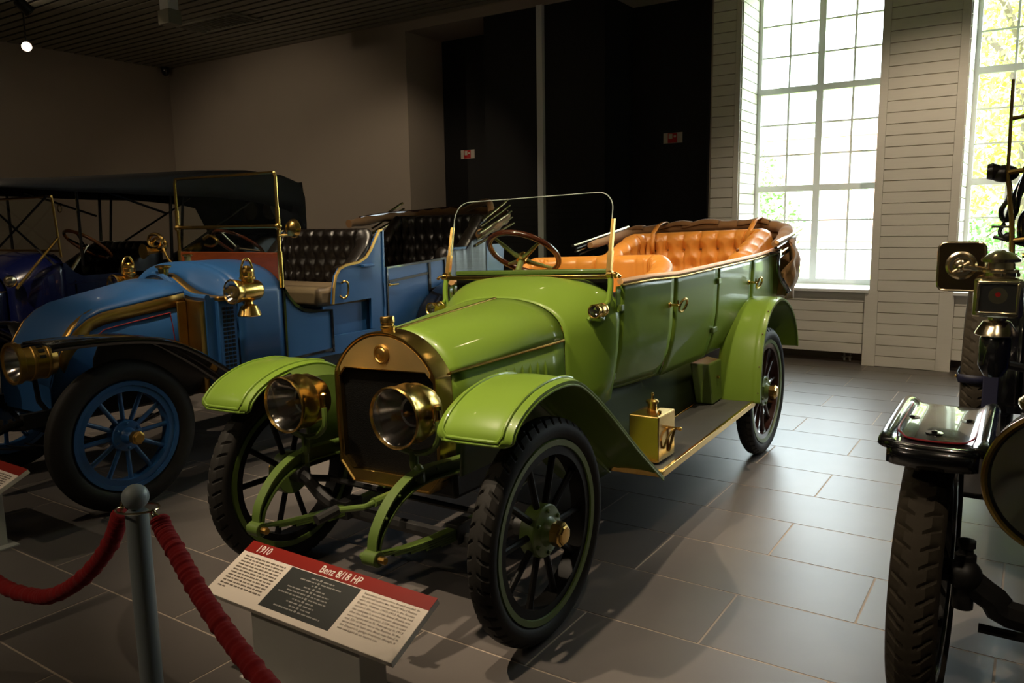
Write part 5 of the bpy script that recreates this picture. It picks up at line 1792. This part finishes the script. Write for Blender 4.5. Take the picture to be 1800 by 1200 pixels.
# windscreen
nw = MB()
for sg in (1, -1):
    nw.tube([(0.55 * sg, L3(3.45), 1.30), (0.55 * sg, L3(3.44), 1.46), (0.55 * sg, L3(3.42), 1.79)], 0.010, 8)
nw.tube([(-0.55, L3(3.42), 1.80), (0.55, L3(3.42), 1.80)], 0.010, 8).tube([(-0.55, L3(3.45), 1.352), (0.55, L3(3.45), 1.352)], 0.010, 8)
nwf = nw.build('windscreen_frame', BRASS_DK, ncar)
MB().bx(-0.54, 0.54, L3(3.432), L3(3.436), 1.362, 1.79).build('glass', CLEAR, nwf, 0)
for sg in (1, -1):
    MB().tube([(0.55 * sg, L3(3.38), 1.80), (-0.62 * sg, L3(3.36), 1.24)], 0.012, 6, flat=0.4).build('hood_strap', CANVAS_BK, ncar)
    MB().tube([(0.58 * sg + 0.030 * cos(t), L3(3.46), 1.70 + 0.030 * sin(t)) for t in [2 * pi * k / 20 for k in range(20)]], 0.005, 6, closed=True).build('strap_ring', NICKEL, ncar)
# raised canvas hood
rows = []
for (y, zt, ze, w) in ((2.86, 1.925, 1.86, 0.60), (3.15, 1.945, 1.855, 0.62), (3.55, 1.965, 1.84, 0.63), (4.0, 2.005, 1.83, 0.63), (4.4, 2.04, 1.82, 0.63), (4.9, 2.085, 1.82, 0.63), (5.4, 2.11, 1.78, 0.63), (5.8, 2.085, 1.70, 0.63),
                       (6.02, 2.02, 1.62, 0.62), (6.08, 1.9, 1.58, 0.62)):
    r = [(w, L3(y), ze), (w + 0.004, L3(y), ze + (zt - 0.06 - ze) * 0.5)]
    for k in range(15):
        t = pi * k / 14
        c_, s1 = cos(t), sin(t)
        r.append((w * math.copysign(abs(c_) ** 0.45, c_), L3(y), zt - 0.06 + 0.06 * s1 ** 0.7))
    r += [(-w - 0.004, L3(y), ze + (zt - 0.06 - ze) * 0.5), (-w, L3(y), ze)]
    rows.append(r)
top_ = sheet(rows, 'raised_hood', CANVAS_BK, ncar, 0.006, 50)
# rear curtain with two oval celluloid lights
rows = []
for k in range(9):
    z = 2.0 - 0.80 * k / 8
    y = 6.05 + 0.03 * sin(pi * k / 8) - 0.12 * max(0, (1.6 - z)) * 1.0
    rows.append([(x, L3(y), z) for x in [-0.62 + 1.24 * q / 10 for q in range(11)]])
sheet(rows, 'rear_curtain', CANVAS_BK, top_, 0.005, 50)
CELL = mat('celluloid_lit_behind', rgb(190, 172, 140), 0.35)  # opaque pale tone stands in for the lit wall seen through
for cx in (-0.235, 0.10):
    MB().prism([(cx + 0.12 * cos(t) * (1 if abs(cos(t)) < 0.8 else 1), 1.705 + 0.105 * sin(t)) for t in [2 * pi * k / 24 for k in range(24)]], 'y', L3(6.02), L3(6.045)).build('curtain_light', CELL, top_, 0)
# quarter curtains sweeping down at the back
for sg in (1, -1):
    sheet([[(0.628 * sg, L3(5.55 + 0.13 * k), 1.80 - 0.02 * k), (0.626 * sg, L3(5.68 + 0.10 * k), 1.55), (0.60 * sg, L3(5.80 + 0.07 * k), 1.28)] for k in range(5)], 'quarter_curtain', CANVAS_BK, top_, 0.005, 50)
# seats
mb_, ev_, LL_ = seat_back('f', 0.50, L3(3.98), L3(4.42), 0.16, 0.85, lambda u: 1.20 + 0.21 * max(0, min(1, min(u, 1 - u) / 0.2)), 0.10, 0.12, LEATHER_BK, rows_tuft=4, zt0=0.95, depth=0.04)
mb_.build('front_seat_back', LEATHER_BK, ncar, smooth=60)
MB().bx(-0.50, 0.50, L3(3.85), L3(4.35), 0.80, 1.0).build('front_seat_cushion', LEATHER_BK, ncar, bevel=0.04)
mb_, ev_, LL_ = seat_back('r', 0.51, L3(5.15), L3(5.95), 0.2, 0.85, lambda u: 1.25 + 0.20 * max(0, min(1, min(u, 1 - u) / 0.2)), 0.10, 0.12, LEATHER_BK, rows_tuft=4, zt0=0.95, depth=0.04)
mb_.build('rear_seat_back', LEATHER_BK, ncar, smooth=60)
c = Vector((0.26, L3(3.84), 1.39))
ax_ = Vector((0, 0.60, 0.80)).normalized()
f1, f2 = Vector((1, 0, 0)), ax_.cross(Vector((1, 0, 0))).normalized()
sw = MB().tube([c + (f1 * cos(t) + f2 * sin(t)) * 0.21 for t in [2 * pi * k / 40 for k in range(40)]], 0.015, 10, closed=True, up=ax_).build('steering_wheel', WOOD_LT, ncar)
for k in range(4):
    d = f1 * cos(0.5 + pi / 2 * k) + f2 * sin(0.5 + pi / 2 * k)
    MB().tube([c - ax_ * 0.03, c + d * 0.205], 0.008, 8).build('spoke', BLACK_PAINT, sw)
MB().tube([c, c - ax_ * 0.8], 0.018, 10).build('column', NICKEL, sw)
MB().bx(-0.52, 0.52, L3(2.1), L3(6.0), 0.52, 0.62).build('body_floor', BLACK_IRON, ncar, 0)
MB().bx(-0.52, 0.52, L3(6.05), L3(6.10), 0.62, 1.3).build('tail_panel', NAVY, ncar, 0)
for y in (0, 3.1):
    for sg in (1, -1):
        wheel(ncar, (0.68 * sg, y, 0.41), sg, 0.41, 0.105, 0.30, 12, NAVY, NAVY, NAVY, NAVY, BRASS_DK, spoke_r=0.015, hub_len=0.12, hub_r=0.06, tread=False)
    MB().tube([(-0.62, y, 0.41), (0.62, y, 0.41)], 0.025, 8).build('axle', BLACK_IRON, ncar)


# ================================================================== the dark car cut by the right edge
RX, RY = 0.485, 2.66
rcar = empty('vintage_car', (RX, RY, 0), 'dark car with polished black wings, square side lamp and strapped spare wheel', 'car')


def LR(p):
    return (p[0] - RX, p[1] - RY, p[2])


for sg in (-1, 1):
    # flat front wing with rolled edges, then the run down to the step
    base = spline([(-0.325, 0.905, 0), (-0.29, 0.916, 0), (-0.18, 0.924, 0), (0.0, 0.930, 0), (0.17, 0.928, 0), (0.30, 0.895, 0), (0.46, 0.79, 0), (0.70, 0.58, 0), (0.95, 0.40, 0)], 5)
    rows = []
    for i, p in enumerate(base):
        rnd = max(0, 1 - i / 5)
        xo, xi = 0.820 - 0.030 * rnd ** 2, 0.545 + 0.035 * rnd ** 2
        r = []
        for (u, dz) in ((0, -0.016), (0.01, -0.004), (0.04, 0.006), (0.08, 0.008), (0.13, 0.003), (0.17, -0.008), (0.21, -0.013), (0.35, -0.013), (0.5, -0.013), (0.65, -0.013), (0.79, -0.013),
                        (0.83, -0.008), (0.87, 0.003), (0.92, 0.008), (0.96, 0.006), (0.99, -0.004), (1.0, -0.016)):
            r.append(((xo + (xi - xo) * u) * sg, p.x, p.y + dz + 0.014 * rnd * (0.2 < u < 0.8)))
        rows.append(r)
    fw = sheet(rows, 'front_wing', BLACK_PAINT, rcar, 0.004)
    ap = []
    for k in range(13):
        u = k / 12
        x = 0.792 + (0.572 - 0.792) * u
        yb = -0.325 - 0.035 * (1 - (2 * u - 1) ** 2) ** 0.5
        ap.append([(x * sg, yb, 0.905), (x * sg, yb, 0.852)])
    sheet(ap, 'wing_apron', BLACK_PAINT, fw, 0.004)
    rows = []
    for k in range(13):
        u = k / 12
        x = 0.800 + (0.565 - 0.800) * u
        yb = -0.325 - 0.035 * (1 - (2 * u - 1) ** 2) ** 0.5
        rows.append([(x * sg, yb - 0.001, 0.899), (x * sg, yb + 0.012, 0.911), (x * sg, -0.285, 0.913)])
    sheet(rows, 'wing_nose', BLACK_PAINT, fw, 0.004)
    pin = [((0.820 - 0.275 * 0.15) * sg, 0.10, 0.931), ((0.820 - 0.275 * 0.15) * sg, -0.20, 0.924), ((0.777 - 0.015) * sg, -0.262, 0.918), (0.74 * sg, -0.295, 0.917), (0.68 * sg, -0.305, 0.917),
           (0.62 * sg, -0.292, 0.917), (0.600 * sg, -0.26, 0.918), ((0.545 + 0.275 * 0.15) * sg, -0.20, 0.924), ((0.545 + 0.275 * 0.15) * sg, 0.10, 0.931)]
    MB().tube(spline(pin, 6), 0.0028, 6).build('pinstripe', STRIPE_RED, fw)
    for (x, y) in ((0.765, -0.04), (0.615, -0.02), (0.69, -0.19)):
        MB().lathe([(0.024, 0.0), (0.023, 0.003), (0.008, 0.004), (0.008, 0.008), (0.001, 0.009)], (x * sg, y, 0.916 if y > -0.1 else 0.912), 'z', 18).build('wing_bolt', BLACK_PAINT, fw)
    MB().tube([(0.63 * sg, 0.05, 0.90), (0.50 * sg, 0.06, 0.83), (0.30 * sg, 0.06, 0.62)], 0.010, 8).build('wing_stay', NICKEL, fw)
    MB().bx(0.32 * sg, 0.37 * sg, -0.40, 2.9, 0.52, 0.62).build('chassis_rail', BLACK_IRON, rcar, 0)
    MB().bx(0.56 * sg, 0.84 * sg, 0.93, 2.5, 0.385, 0.41).build('running_board', BLACK_PAINT, rcar, 0)
    # headlamp
    c = Vector((0.385 * sg, -0.66, 0.945))
    hl = MB().lathe([(0.150, 0.012), (0.155, 0.0), (0.168, 0.004), (0.168, 0.022), (0.160, 0.028), (0.158, 0.12), (0.13, 0.18), (0.08, 0.215), (0.001, 0.22)], c, 'y', 44, caps=False).build('headlamp', BLACK_PAINT, rcar)
    MB().tube([c + Vector((0.162 * cos(t), 0.004, 0.162 * sin(t))) for t in [2 * pi * k / 48 for k in range(48)]], 0.008, 8, closed=True).build('bezel', BRASS, hl)
    MB().lathe([(0.153, 0.010), (0.08, 0.09), (0.001, 0.12)], c, 'y', 40, caps=False).build('reflector', SILVER, hl)
    MB().lathe([(0.001, 0.004), (0.152, 0.008)], c, 'y', 40, caps=False).build('lens', LENS, hl)
    MB().lathe([(0.055, 0.162), (0.06, 0.172), (0.06, 0.18), (0.05, 0.19), (0.05, 0.21), (0.001, 0.212)], c + Vector((0.05 * sg, 0.06, -0.012)), 'z', 20).build('lamp_vent', BRASS, hl)
    MB().tube([c + Vector((0, 0.10, -0.15)), c + Vector((-0.04 * sg, 0.14, -0.28)), (0.345 * sg, -0.38, 0.57)], 0.018, 8).build('headlamp_bracket', BLACK_IRON, rcar)
    wheel(rcar, (0.70 * sg, 0, 0.44), sg, 0.44, 0.128, 0.325, 12, BLACKWOOD, BLACKWOOD, BLACK_PAINT, BLACK_PAINT, BRASS, tyre_m=RUBBER_BR, spoke_r=0.018, hub_len=0.045, hub_r=0.07, tread=3)
    wheel(rcar, (0.60 * sg, 3.1, 0.44), sg, 0.44, 0.128, 0.325, 12, BLACKWOOD, BLACKWOOD, BLACK_PAINT, BLACK_PAINT, BRASS, spoke_r=0.018, hub_len=0.12, hub_r=0.07)
    base = spline([(2.48, 0.42, 0), (2.55, 0.75, 0), (2.75, 0.97, 0), (3.05, 1.03, 0), (3.35, 0.95, 0), (3.58, 0.7, 0)], 4)
    sheet(wing([(p.x, p.y, 0.495, 0.70) for p in base], 0, 0, 'w', BLACK_PAINT, crown=0.015, sg=sg), 'rear_wing', BLACK_PAINT, rcar, 0.005)
    kp = MB().lathe([(0.03, 0.33), (0.03, 0.50), (0.022, 0.505), (0.020, 0.52), (0.026, 0.525), (0.026, 0.545), (0.01, 0.55)], (0.600 * sg, 0, 0), 'z', 14)
    kp.sphere((0.600 * sg, -0.01, 0.44), 0.05, 14, 10).build('kingpin', BLACK_IRON, rcar)
MB().tube(spline([(-0.60, 0, 0.43), (-0.52, 0, 0.375), (-0.40, 0, 0.33), (0.40, 0, 0.33), (0.52, 0, 0.375), (0.60, 0, 0.43)], 4), 0.034, 8, flat=1.3).build('front_axle', BLACK_IRON, rcar)
MB().tube([(-0.55, -0.14, 0.34), (0.55, -0.14, 0.34)], 0.014, 8).build('track_rod', BLACK_IRON, rcar)
MB().tube([(-0.62, 3.1, 0.44), (0.62, 3.1, 0.44)], 0.035, 8).build('rear_axle', BLACK_IRON, rcar)
# bonnet, scuttle and body (mostly outside the frame)
rows = [dome_section(y, w, zs, zt, 0.8, zb=0.6) for y, w, zs, zt in ((-0.10, 0.27, 1.02, 1.16), (0.55, 0.33, 1.06, 1.22), (0.75, 0.40, 1.08, 1.26))]
sheet(rows, 'hood', NAVY, rcar, 0.005)
MB().prism([(x, z) for x, y, z in dome_section(0, 0.275, 1.02, 1.17, 0.8, zb=0.55)], 'y', -0.18, -0.10).build('radiator_shell', BRASS, rcar, smooth=30)
MB().bx(-0.23, 0.23, -0.188, -0.175, 0.6, 1.05).build('radiator_core', CORE, rcar, 0)
rows = [dome_section(y, w, zs, zt, 0.65, zb=0.6) for y, w, zs, zt in ((0.755, 0.41, 1.08, 1.265), (0.95, 0.47, 1.12, 1.30), (1.16, 0.49, 1.15, 1.33))]
sheet(rows, 'scuttle', NAVY, rcar, 0.005)
for sg in (-1, 1):
    MB().prism([(1.16, 0.60), (3.55, 0.62), (3.6, 1.32), (2.6, 1.25), (1.75, 1.20), (1.16, 1.22)], 'x', 0.465 * sg, 0.49 * sg).build('body_side', NAVY, rcar, smooth=0)
mb_, ev_, LL_ = seat_back('f', 0.45, 1.65, 2.05, 0.16, 0.85, lambda u: 1.25 + 0.2 * max(0, min(1, min(u, 1 - u) / 0.2)), 0.10, 0.12, LEATHER_BK, depth=0.03)
mb_.build('front_seat_back', LEATHER_BK, rcar, smooth=60)
MB().bx(-0.48, 0.48, 0.1, 3.5, 0.56, 0.64).build('body_floor', BLACK_IRON, rcar, 0)
MB().bx(-0.48, 0.48, 3.55, 3.60, 0.62, 1.3).build('tail_panel', NAVY, rcar, 0)

# square side lamp
lc = Vector(LR((-0.103, 3.40, 1.228)))
lam = MB().lathe([(0.076, -0.072), (0.080, -0.066), (0.080, 0.060), (0.074, 0.066), (0.05, 0.072)], lc, 'z', 40, sq=7).build('side_lamp', NICKEL, rcar, smooth=30)
for (a, b) in (((0, -0.0815), 0),):
    MB().box(lc + Vector((0, -0.080, 0)), (0.118, 0.004, 0.104)).build('lamp_recess', BLACK_IRON, lam, 0)
    fr = MB()
    for (cx, cz, sx_, sz_) in ((0, 0.056, 0.13, 0.012), (0, -0.056, 0.13, 0.012), (0.062, 0, 0.012, 0.11), (-0.062, 0, 0.012, 0.11)):
        fr.box(lc + Vector((cx, -0.085, cz)), (sx_, 0.012, sz_))
    fr.build('lamp_door', NICKEL, lam, bevel=0.004)
    MB().box(lc + Vector((0, -0.084, 0)), (0.114, 0.002, 0.10)).build('lens', LENS, lam, 0)
    MB().lathe([(0.030, -0.083), (0.030, -0.0815)], (lc.x, lc.y, lc.z + 0.008), 'y', 20).build('bullseye', NICKEL, lam)
    MB().lathe([(0.009, -0.0838), (0.009, -0.083)], (lc.x, lc.y, lc.z + 0.012), 'y', 14).build('red_jewel', RED_LENS, lam)
MB().lathe([(0.05, 0.066), (0.052, 0.085), (0.062, 0.088), (0.062, 0.096), (0.046, 0.10), (0.044, 0.122), (0.064, 0.126), (0.066, 0.136), (0.045, 0.155), (0.012, 0.168), (0.001, 0.169)], lc, 'z', 28).build('chimney', NICKEL, lam)
MB().lathe([(0.030, -0.072), (0.030, -0.088), (0.045, -0.094), (0.066, -0.130), (0.070, -0.142), (0.066, -0.146), (0.001, -0.146)], lc, 'z', 28).build('oil_font', NICKEL, lam)
MB().lathe([(0.045, -0.146), (0.052, -0.16), (0.052, -0.26), (0.03, -0.30), (0.001, -0.30)], lc, 'z', 24).build('lamp_socket', BLACK_PAINT, lam)
MB().tube([lc + Vector((0, 0.02, -0.25)), lc + Vector((0.10, 0.05, -0.27)), (-0.48, lc.y + 0.06, lc.z - 0.25)], 0.016, 8).build('lamp_bracket', BLACK_IRON, lam)
# square mirror seen from behind
mc = Vector(LR((-0.236, 3.50, 1.328)))
mi = MB()
mo = []
for k in range(40):
    t = 2 * pi * (k + 0.5) / 40
    q = (abs(cos(t)) ** 9 + abs(sin(t)) ** 9) ** (-1 / 9)
    mo.append((mc.x + 0.079 * cos(t) * q, mc.z + 0.092 * sin(t) * q))
mi.prism(mo, 'y', mc.y - 0.006, mc.y + 0.006)
mi_o = mi.build('mirror', BRONZE, rcar, smooth=30)
MB().tube([(x, mc.y - 0.004, z) for x, z in mo], 0.005, 8, closed=True).build('mirror_rim', NICKEL, mi_o)
MB().lathe([(0.052, -0.006), (0.054, -0.012), (0.046, -0.016), (0.040, -0.010), (0.030, -0.010), (0.024, -0.020), (0.016, -0.024), (0.001, -0.025)], mc + Vector((0, 0, 0.005)), 'y', 32, caps=False).build('mirror_boss', NICKEL, mi_o)
MB().tube([mc + Vector((0, -0.03, 0.0)), mc + Vector((0.105, -0.035, -0.012)), mc + Vector((0.19, 0.0, -0.03))], 0.010, 10).sphere(mc + Vector((0, -0.03, 0)), 0.015, 10, 8) \
    .tube([mc + Vector((-0.025, -0.03, -0.02)), mc + Vector((0.028, -0.03, 0.02))], 0.006, 8).build('mirror_arm', NICKEL, mi_o)
# spare wheel strapped above the step
sp_c = LR((-0.185, 4.43, 0.862))
spw = wheel(rcar, sp_c, -1, 0.43, 0.128, 0.32, 12, BLACKWOOD, BLACKWOOD, BLACK_PAINT, BLACK_PAINT, BRASS, tyre_m=RUBBER_BR, spoke_r=0.018, hub_len=0.045, hub_r=0.06, name='spare_wheel', tread=3)
stp = []
for (dx, dr) in ((-0.072, 0.30), (-0.074, 0.40), (-0.066, 0.432), (0, 0.440), (0.066, 0.432), (0.074, 0.40), (0.072, 0.30)):
    a = radians(188)
    row = []
    for q in (-0.045, 0.045):
        row.append((sp_c[0] + dx, sp_c[1] + (dr) * cos(a + q), sp_c[2] + dr * sin(a + q)))
    stp.append(row)
sheet(stp, 'wheel_strap', NAVY_DK, rcar, 0.004)
MB().sphere((sp_c[0] - 0.078, sp_c[1] - 0.40, sp_c[2] - 0.055), 0.008, 8, 6).build('strap_stud', BRASS, rcar)
MB().bx(sp_c[0] + 0.03, sp_c[0] + 0.09, sp_c[1] - 0.48, sp_c[1] - 0.44, 0.41, 0.85).build('spare_bracket', NAVY_DK, rcar, bevel=0.004)
# windscreen, its brass side rods, and the bulb horn
wsx = RX
rwf = MB()
for sg in (-1, 1):
    rwf.tube([(0.555 * sg, 1.14, 1.22), (0.575 * sg, 1.14, 1.50), (0.60 * sg, 1.13, 1.68), (0.606 * sg, 1.12, 2.05)], [0.012, 0.010, 0.007, 0.006], 10)
    rwf.tube([(0.602 * sg, 1.13, 1.90), (0.53 * sg, 1.13, 1.91)], 0.008, 8).tube([(0.598 * sg, 1.13, 1.69), (0.53 * sg, 1.13, 1.70)], 0.010, 8).tube([(0.565 * sg, 1.14, 1.42), (0.50 * sg, 1.14, 1.43)], 0.010, 8)
    rwf.sphere((0.53 * sg, 1.13, 1.91), 0.018, 10, 8).sphere((0.53 * sg, 1.13, 1.70), 0.024, 10, 8).sphere((0.50 * sg, 1.14, 1.43), 0.024, 10, 8)
rwf.tube([(-0.53, 1.13, 2.04), (0.53, 1.13, 2.04)], 0.010, 8).tube([(-0.53, 1.13, 1.36), (0.53, 1.13, 1.36)], 0.010, 8)
rwo = rwf.build('windscreen_frame', BRASS, rcar)
MB().bx(-0.53, 0.53, 1.128, 1.132, 1.37, 2.03).build('glass', CLEAR, rwo, 0)
hb = MB().sphere((-0.615, 1.20, 1.69), 0.042, 16, 10, (1.3, 1, 0.85)).lathe([(0.030, -0.02), (0.035, 0.0), (0.022, 0.03), (0.014, 0.06)], (-0.655, 1.19, 1.70), 'x', 14)
hb.build('horn_bulb', LEATHER_BK, rcar)
MB().tube(spline([(-0.60, 1.20, 1.67), (-0.59, 1.18, 1.60), (-0.615, 1.17, 1.54), (-0.60, 1.17, 1.50), (-0.565, 1.18, 1.53), (-0.555, 1.16, 1.62), (-0.53, 1.16, 1.72)], 6), 0.010, 8) \
    .tube(spline([(-0.60, 1.18, 1.49), (-0.615, 1.17, 1.45), (-0.58, 1.16, 1.42), (-0.52, 1.15, 1.40)], 5), 0.008, 8).build('horn_tube', BLACK_PAINT, rcar)
MB().tube([(-0.645, 1.17, 1.475), (-0.58, 1.17, 1.475)], 0.005, 8).tube([(-0.635, 1.17, 1.435), (-0.585, 1.16, 1.42)], 0.007, 8).sphere((-0.585, 1.16, 1.435), 0.018, 10, 8).build('horn_clamp', BLACK_IRON, rcar)
MB().tube(spline([(-0.585, 1.22, 1.50), (-0.56, 1.24, 1.62), (-0.50, 1.26, 1.74), (-0.44, 1.28, 1.80)], 5), 0.020, 10).build('gear_lever_gate', BLACK_PAINT, rcar)
MB().sphere((-0.515, 1.19, 1.47), 0.055, 18, 12, (0.8, 0.8, 1.5)).build('horn_bell', BLACK_PAINT, rcar)


# ================================================================== barrier and information boards
SX, SY = -1.725, 0.99
stn = empty('barrier_post', (SX, SY, 0), 'grey barrier post with a ball top between two red velvet ropes', 'barrier post')
MB().lathe([(0.026, 0.012), (0.026, 0.862), (0.020, 0.868), (0.001, 0.869)], n=28).build('post', SILVER_PAINT, stn)
MB().lathe([(0.15, 0.0), (0.15, 0.006), (0.145, 0.010), (0.06, 0.016), (0.035, 0.022), (0.027, 0.04)], n=36).build('base', SILVER_PAINT, stn)
MB().sphere((0, 0, 0.899), 0.0305, 24, 16).build('ball', SILVER_PAINT, stn)
rg = MB().tube([(0.062 * cos(t) + 0.004, 0.040 * sin(t), 0.872 + 0.006 * cos(t)) for t in [2 * pi * k / 40 for k in range(40)]], 0.0028, 8, closed=True)
rg.build('ring', NICKEL, stn)


def rope(pts, label, hook):
    P = spline(pts, 10)
    m = len(P)
    rr = [0.0205 + 0.0012 * sin(k * 2.1) + 0.0009 * sin(k * 4.7) for k in range(m)]
    rr[0] = 0.014
    rr[1] = 0.019
    o = empty('velvet_rope', (SX, SY, 0), label, 'rope', 'red velvet barrier ropes')
    Q = [Vector(p) - Vector((SX, SY, 0)) for p in P]
    # gathered velvet: many small ruffles along the rope
    n_ = 16
    rows = []
    dense = []
    for a, b, ra, rb in zip(Q, Q[1:], rr, rr[1:]):
        for q in range(4):
            dense.append((a.lerp(b, q / 4), ra + (rb - ra) * q / 4))
    dense.append((Q[-1], rr[-1]))
    mb = MB().tube([p for p, r in dense], [r * (1 + 0.035 * sin(i * 1.35) + 0.03 * sin(i * 0.77 + 1)) for i, (p, r) in enumerate(dense)], n_)
    mb.build('velvet_sleeve', VELVET, o, smooth=70)
    h = MB()
    a, b = Vector(hook) - Vector((SX, SY, 0)), Q[0]
    h.tube([a + (b - a) * 0.05 + Vector((0.007 * cos(t), 0, 0.009 * sin(t))) for t in [2 * pi * k / 16 for k in range(16)]], 0.0025, 6, closed=True)
    h.tube([a.lerp(b, 0.3), b], 0.004, 6)
    h.build('snap_hook', NICKEL, o)
    return o


rope([(-1.792, 0.99, 0.848), (-1.812, 0.99, 0.815), (-1.864, 0.99, 0.745), (-1.987, 0.99, 0.640), (-2.147, 0.99, 0.548), (-2.279, 0.99, 0.508), (-2.48, 0.99, 0.492), (-2.75, 0.99, 0.55), (-2.95, 0.99, 0.66), (-3.12, 0.99, 0.83)],
     'red velvet rope hanging from the barrier post towards the sky blue car', (-1.785, 0.99, 0.868))
rope([(-1.635, 0.99, 0.868), (-1.612, 0.985, 0.842), (-1.550, 0.973, 0.808), (-1.472, 0.957, 0.762), (-1.383, 0.939, 0.722), (-1.277, 0.917, 0.686), (-1.145, 0.890, 0.655), (-0.98, 0.856, 0.645), (-0.80, 0.82, 0.68), (-0.65, 0.79, 0.75), (-0.53, 0.765, 0.85)],
     'red velvet rope hanging across the front of the information board', (-1.658, 0.99, 0.872))
for (x, y, lab) in ((-3.18, 0.99, 'grey barrier post in front of the sky blue car'), (-0.46, 0.745, 'grey barrier post at the free end of the rope before the information board')):
    c = copy_tree(stn)
    c.location = (x, y, 0)
    c['label'] = lab


ENG = ['Relatively inexpensive brand model. In', 'the period before the World War I Benzes', 'were the most common cars in the Russian', 'Empire. Within 1910-1913 Russia had',
       'received 304 cars of this brand (Russia was', "the company's second export destination", 'after the South America). 2,038 cars in total', 'were registered in St. Petersburg in 1913',
       'and 331 of them were the Benzes. In the', 'same time at least one Benz was listed in', "the Emperor's garage inventory, though, it", 'was used just as an escort car.']


def board(x0, x1, label, first):
    """sloping printed board on a grey steel foot; local frame: u along x, v up the slope"""
    yt, zt, yb, zb = 1.742, 0.400, 1.525, 0.298
    W, cx = x1 - x0, (x0 + x1) / 2
    H = math.hypot(yt - yb, zt - zb)
    til = math.atan2(zt - zb, yt - yb)
    t = empty('information_board', (cx, yb, 0), label, 'sign')
    rx = Matrix.Rotation(til, 3, 'X')

    def place(mb):
        mb.v = [tuple(rx @ Vector(p) + Vector((0, 0, zb))) for p in mb.v]
        return mb
    pn = place(MB().bx(-W / 2, W / 2, 0, H, -0.022, 0)).build('panel', SIGN_W, t, 0, bevel=0.002)
    place(MB().bx(-W / 2, W / 2, H * 0.80, H, 0, 0.0012)).build('title_band', SIGN_R, pn, 0)
    rot = (til, 0, 0)

    def tx(nm, s, size, m, u, v, align='LEFT', width=None, lift=0.0018, sx=1.0, bold=0.0):
        p = rx @ Vector((u, v, lift)) + Vector((0, 0, zb))
        return text_mesh(nm, s, size, m, pn, p, rot, align, width, sx, bold)
    MB().bx(-W * 0.30, W * 0.29, 0.055, 0.17, 0.0, zb + 0.003).build('foot', STEEL_GREY, t, 0, bevel=0.004)
    MB().bx(-W * 0.36, W * 0.35, 0.03, 0.20, 0.0, 0.006).build('foot_plate', STEEL_GREY, t, 0)
    lines = MB()
    rdm = random.Random(11 if first else 5)
    if first:
        place(MB().bx(-0.168, 0.152, 0.022, H * 0.785, 0, 0.0012)).build('data_panel', SIGN_K, pn, 0)
        tx('lettering', '1910', 0.044, INK_W, -W / 2 + 0.050, H * 0.835, sx=0.80, bold=0.0006)
        tx('lettering', 'Benz 8/18 HP', 0.042, INK_W, -0.055, H * 0.838, sx=0.80, bold=0.0006)
        for k, s in enumerate(ENG):
            full_ = 0.225
            tx('lettering', s, 0.0108, INK, W / 2 - 0.252, H * 0.735 - 0.0122 * k, width=full_ if k < 11 else 0.165)
    # print too fine to be read in the photograph: rows of word-sized dashes
    def dashes(u0, u1, v, h_, last=1.0):
        u = u0
        while u < u0 + (u1 - u0) * last:
            w = min(rdm.uniform(0.008, 0.030), u0 + (u1 - u0) * last - u)
            if w > 0.004:
                lines.bx(u, u + w, v, v + h_, 0.0006, 0.0014)
            u += w + 0.0055
    for k in range(12):
        dashes(-W / 2 + 0.03, -W / 2 + 0.235, H * 0.72 - 0.0122 * k, 0.0048, 1.0 if k < 11 else 0.18)
    if not first:
        for k in range(12):
            dashes(W / 2 - 0.252, W / 2 - 0.03, H * 0.72 - 0.0122 * k, 0.0058, 1.0 if k < 11 else 0.5)
    place(lines).build('fine_print', INK, pn, 0, kind='stuff')
    if first:
        dl = MB()
        for k, (a, b) in enumerate(((-0.045, 0.06), (-0.085, 0.10), (-0.02, 0.02), (-0.045, 0.05), (-0.11, 0.08), (-0.10, 0.085), (-0.13, 0.09), (-0.05, 0.045), (-0.065, 0.06), (-0.04, 0.055), (-0.10, 0.11))):
            v = H * 0.70 - 0.0128 * k
            c0 = -0.012
            for (p0, p1) in ((c0 + a, c0 - 0.012), (c0 + 0.012, c0 + b)):
                if p1 > p0:
                    
                    u = p0
                    while u < p1:
                        w = min(rdm.uniform(0.008, 0.024), p1 - u)
                        dl.bx(u, u + w, v, v + 0.0042, 0.0013, 0.0018)
                        u += w + 0.004
            dl.bx(c0 - 0.005, c0 + 0.005, v - 0.001, v + 0.006, 0.0014, 0.0026)
        place(dl).build('data_print', INK_G, pn, 0, kind='stuff')
    else:
        place(MB().bx(-0.168, 0.152, 0.022, H * 0.785, 0, 0.0012)).build('data_panel', SIGN_K, pn, 0)
    return t


board(-2.29, -1.44, 'white board with red title band reading Benz 8/18 HP before the green car', True)
board(-4.78, -3.93, 'white board with a red title band before the sky blue car', False)
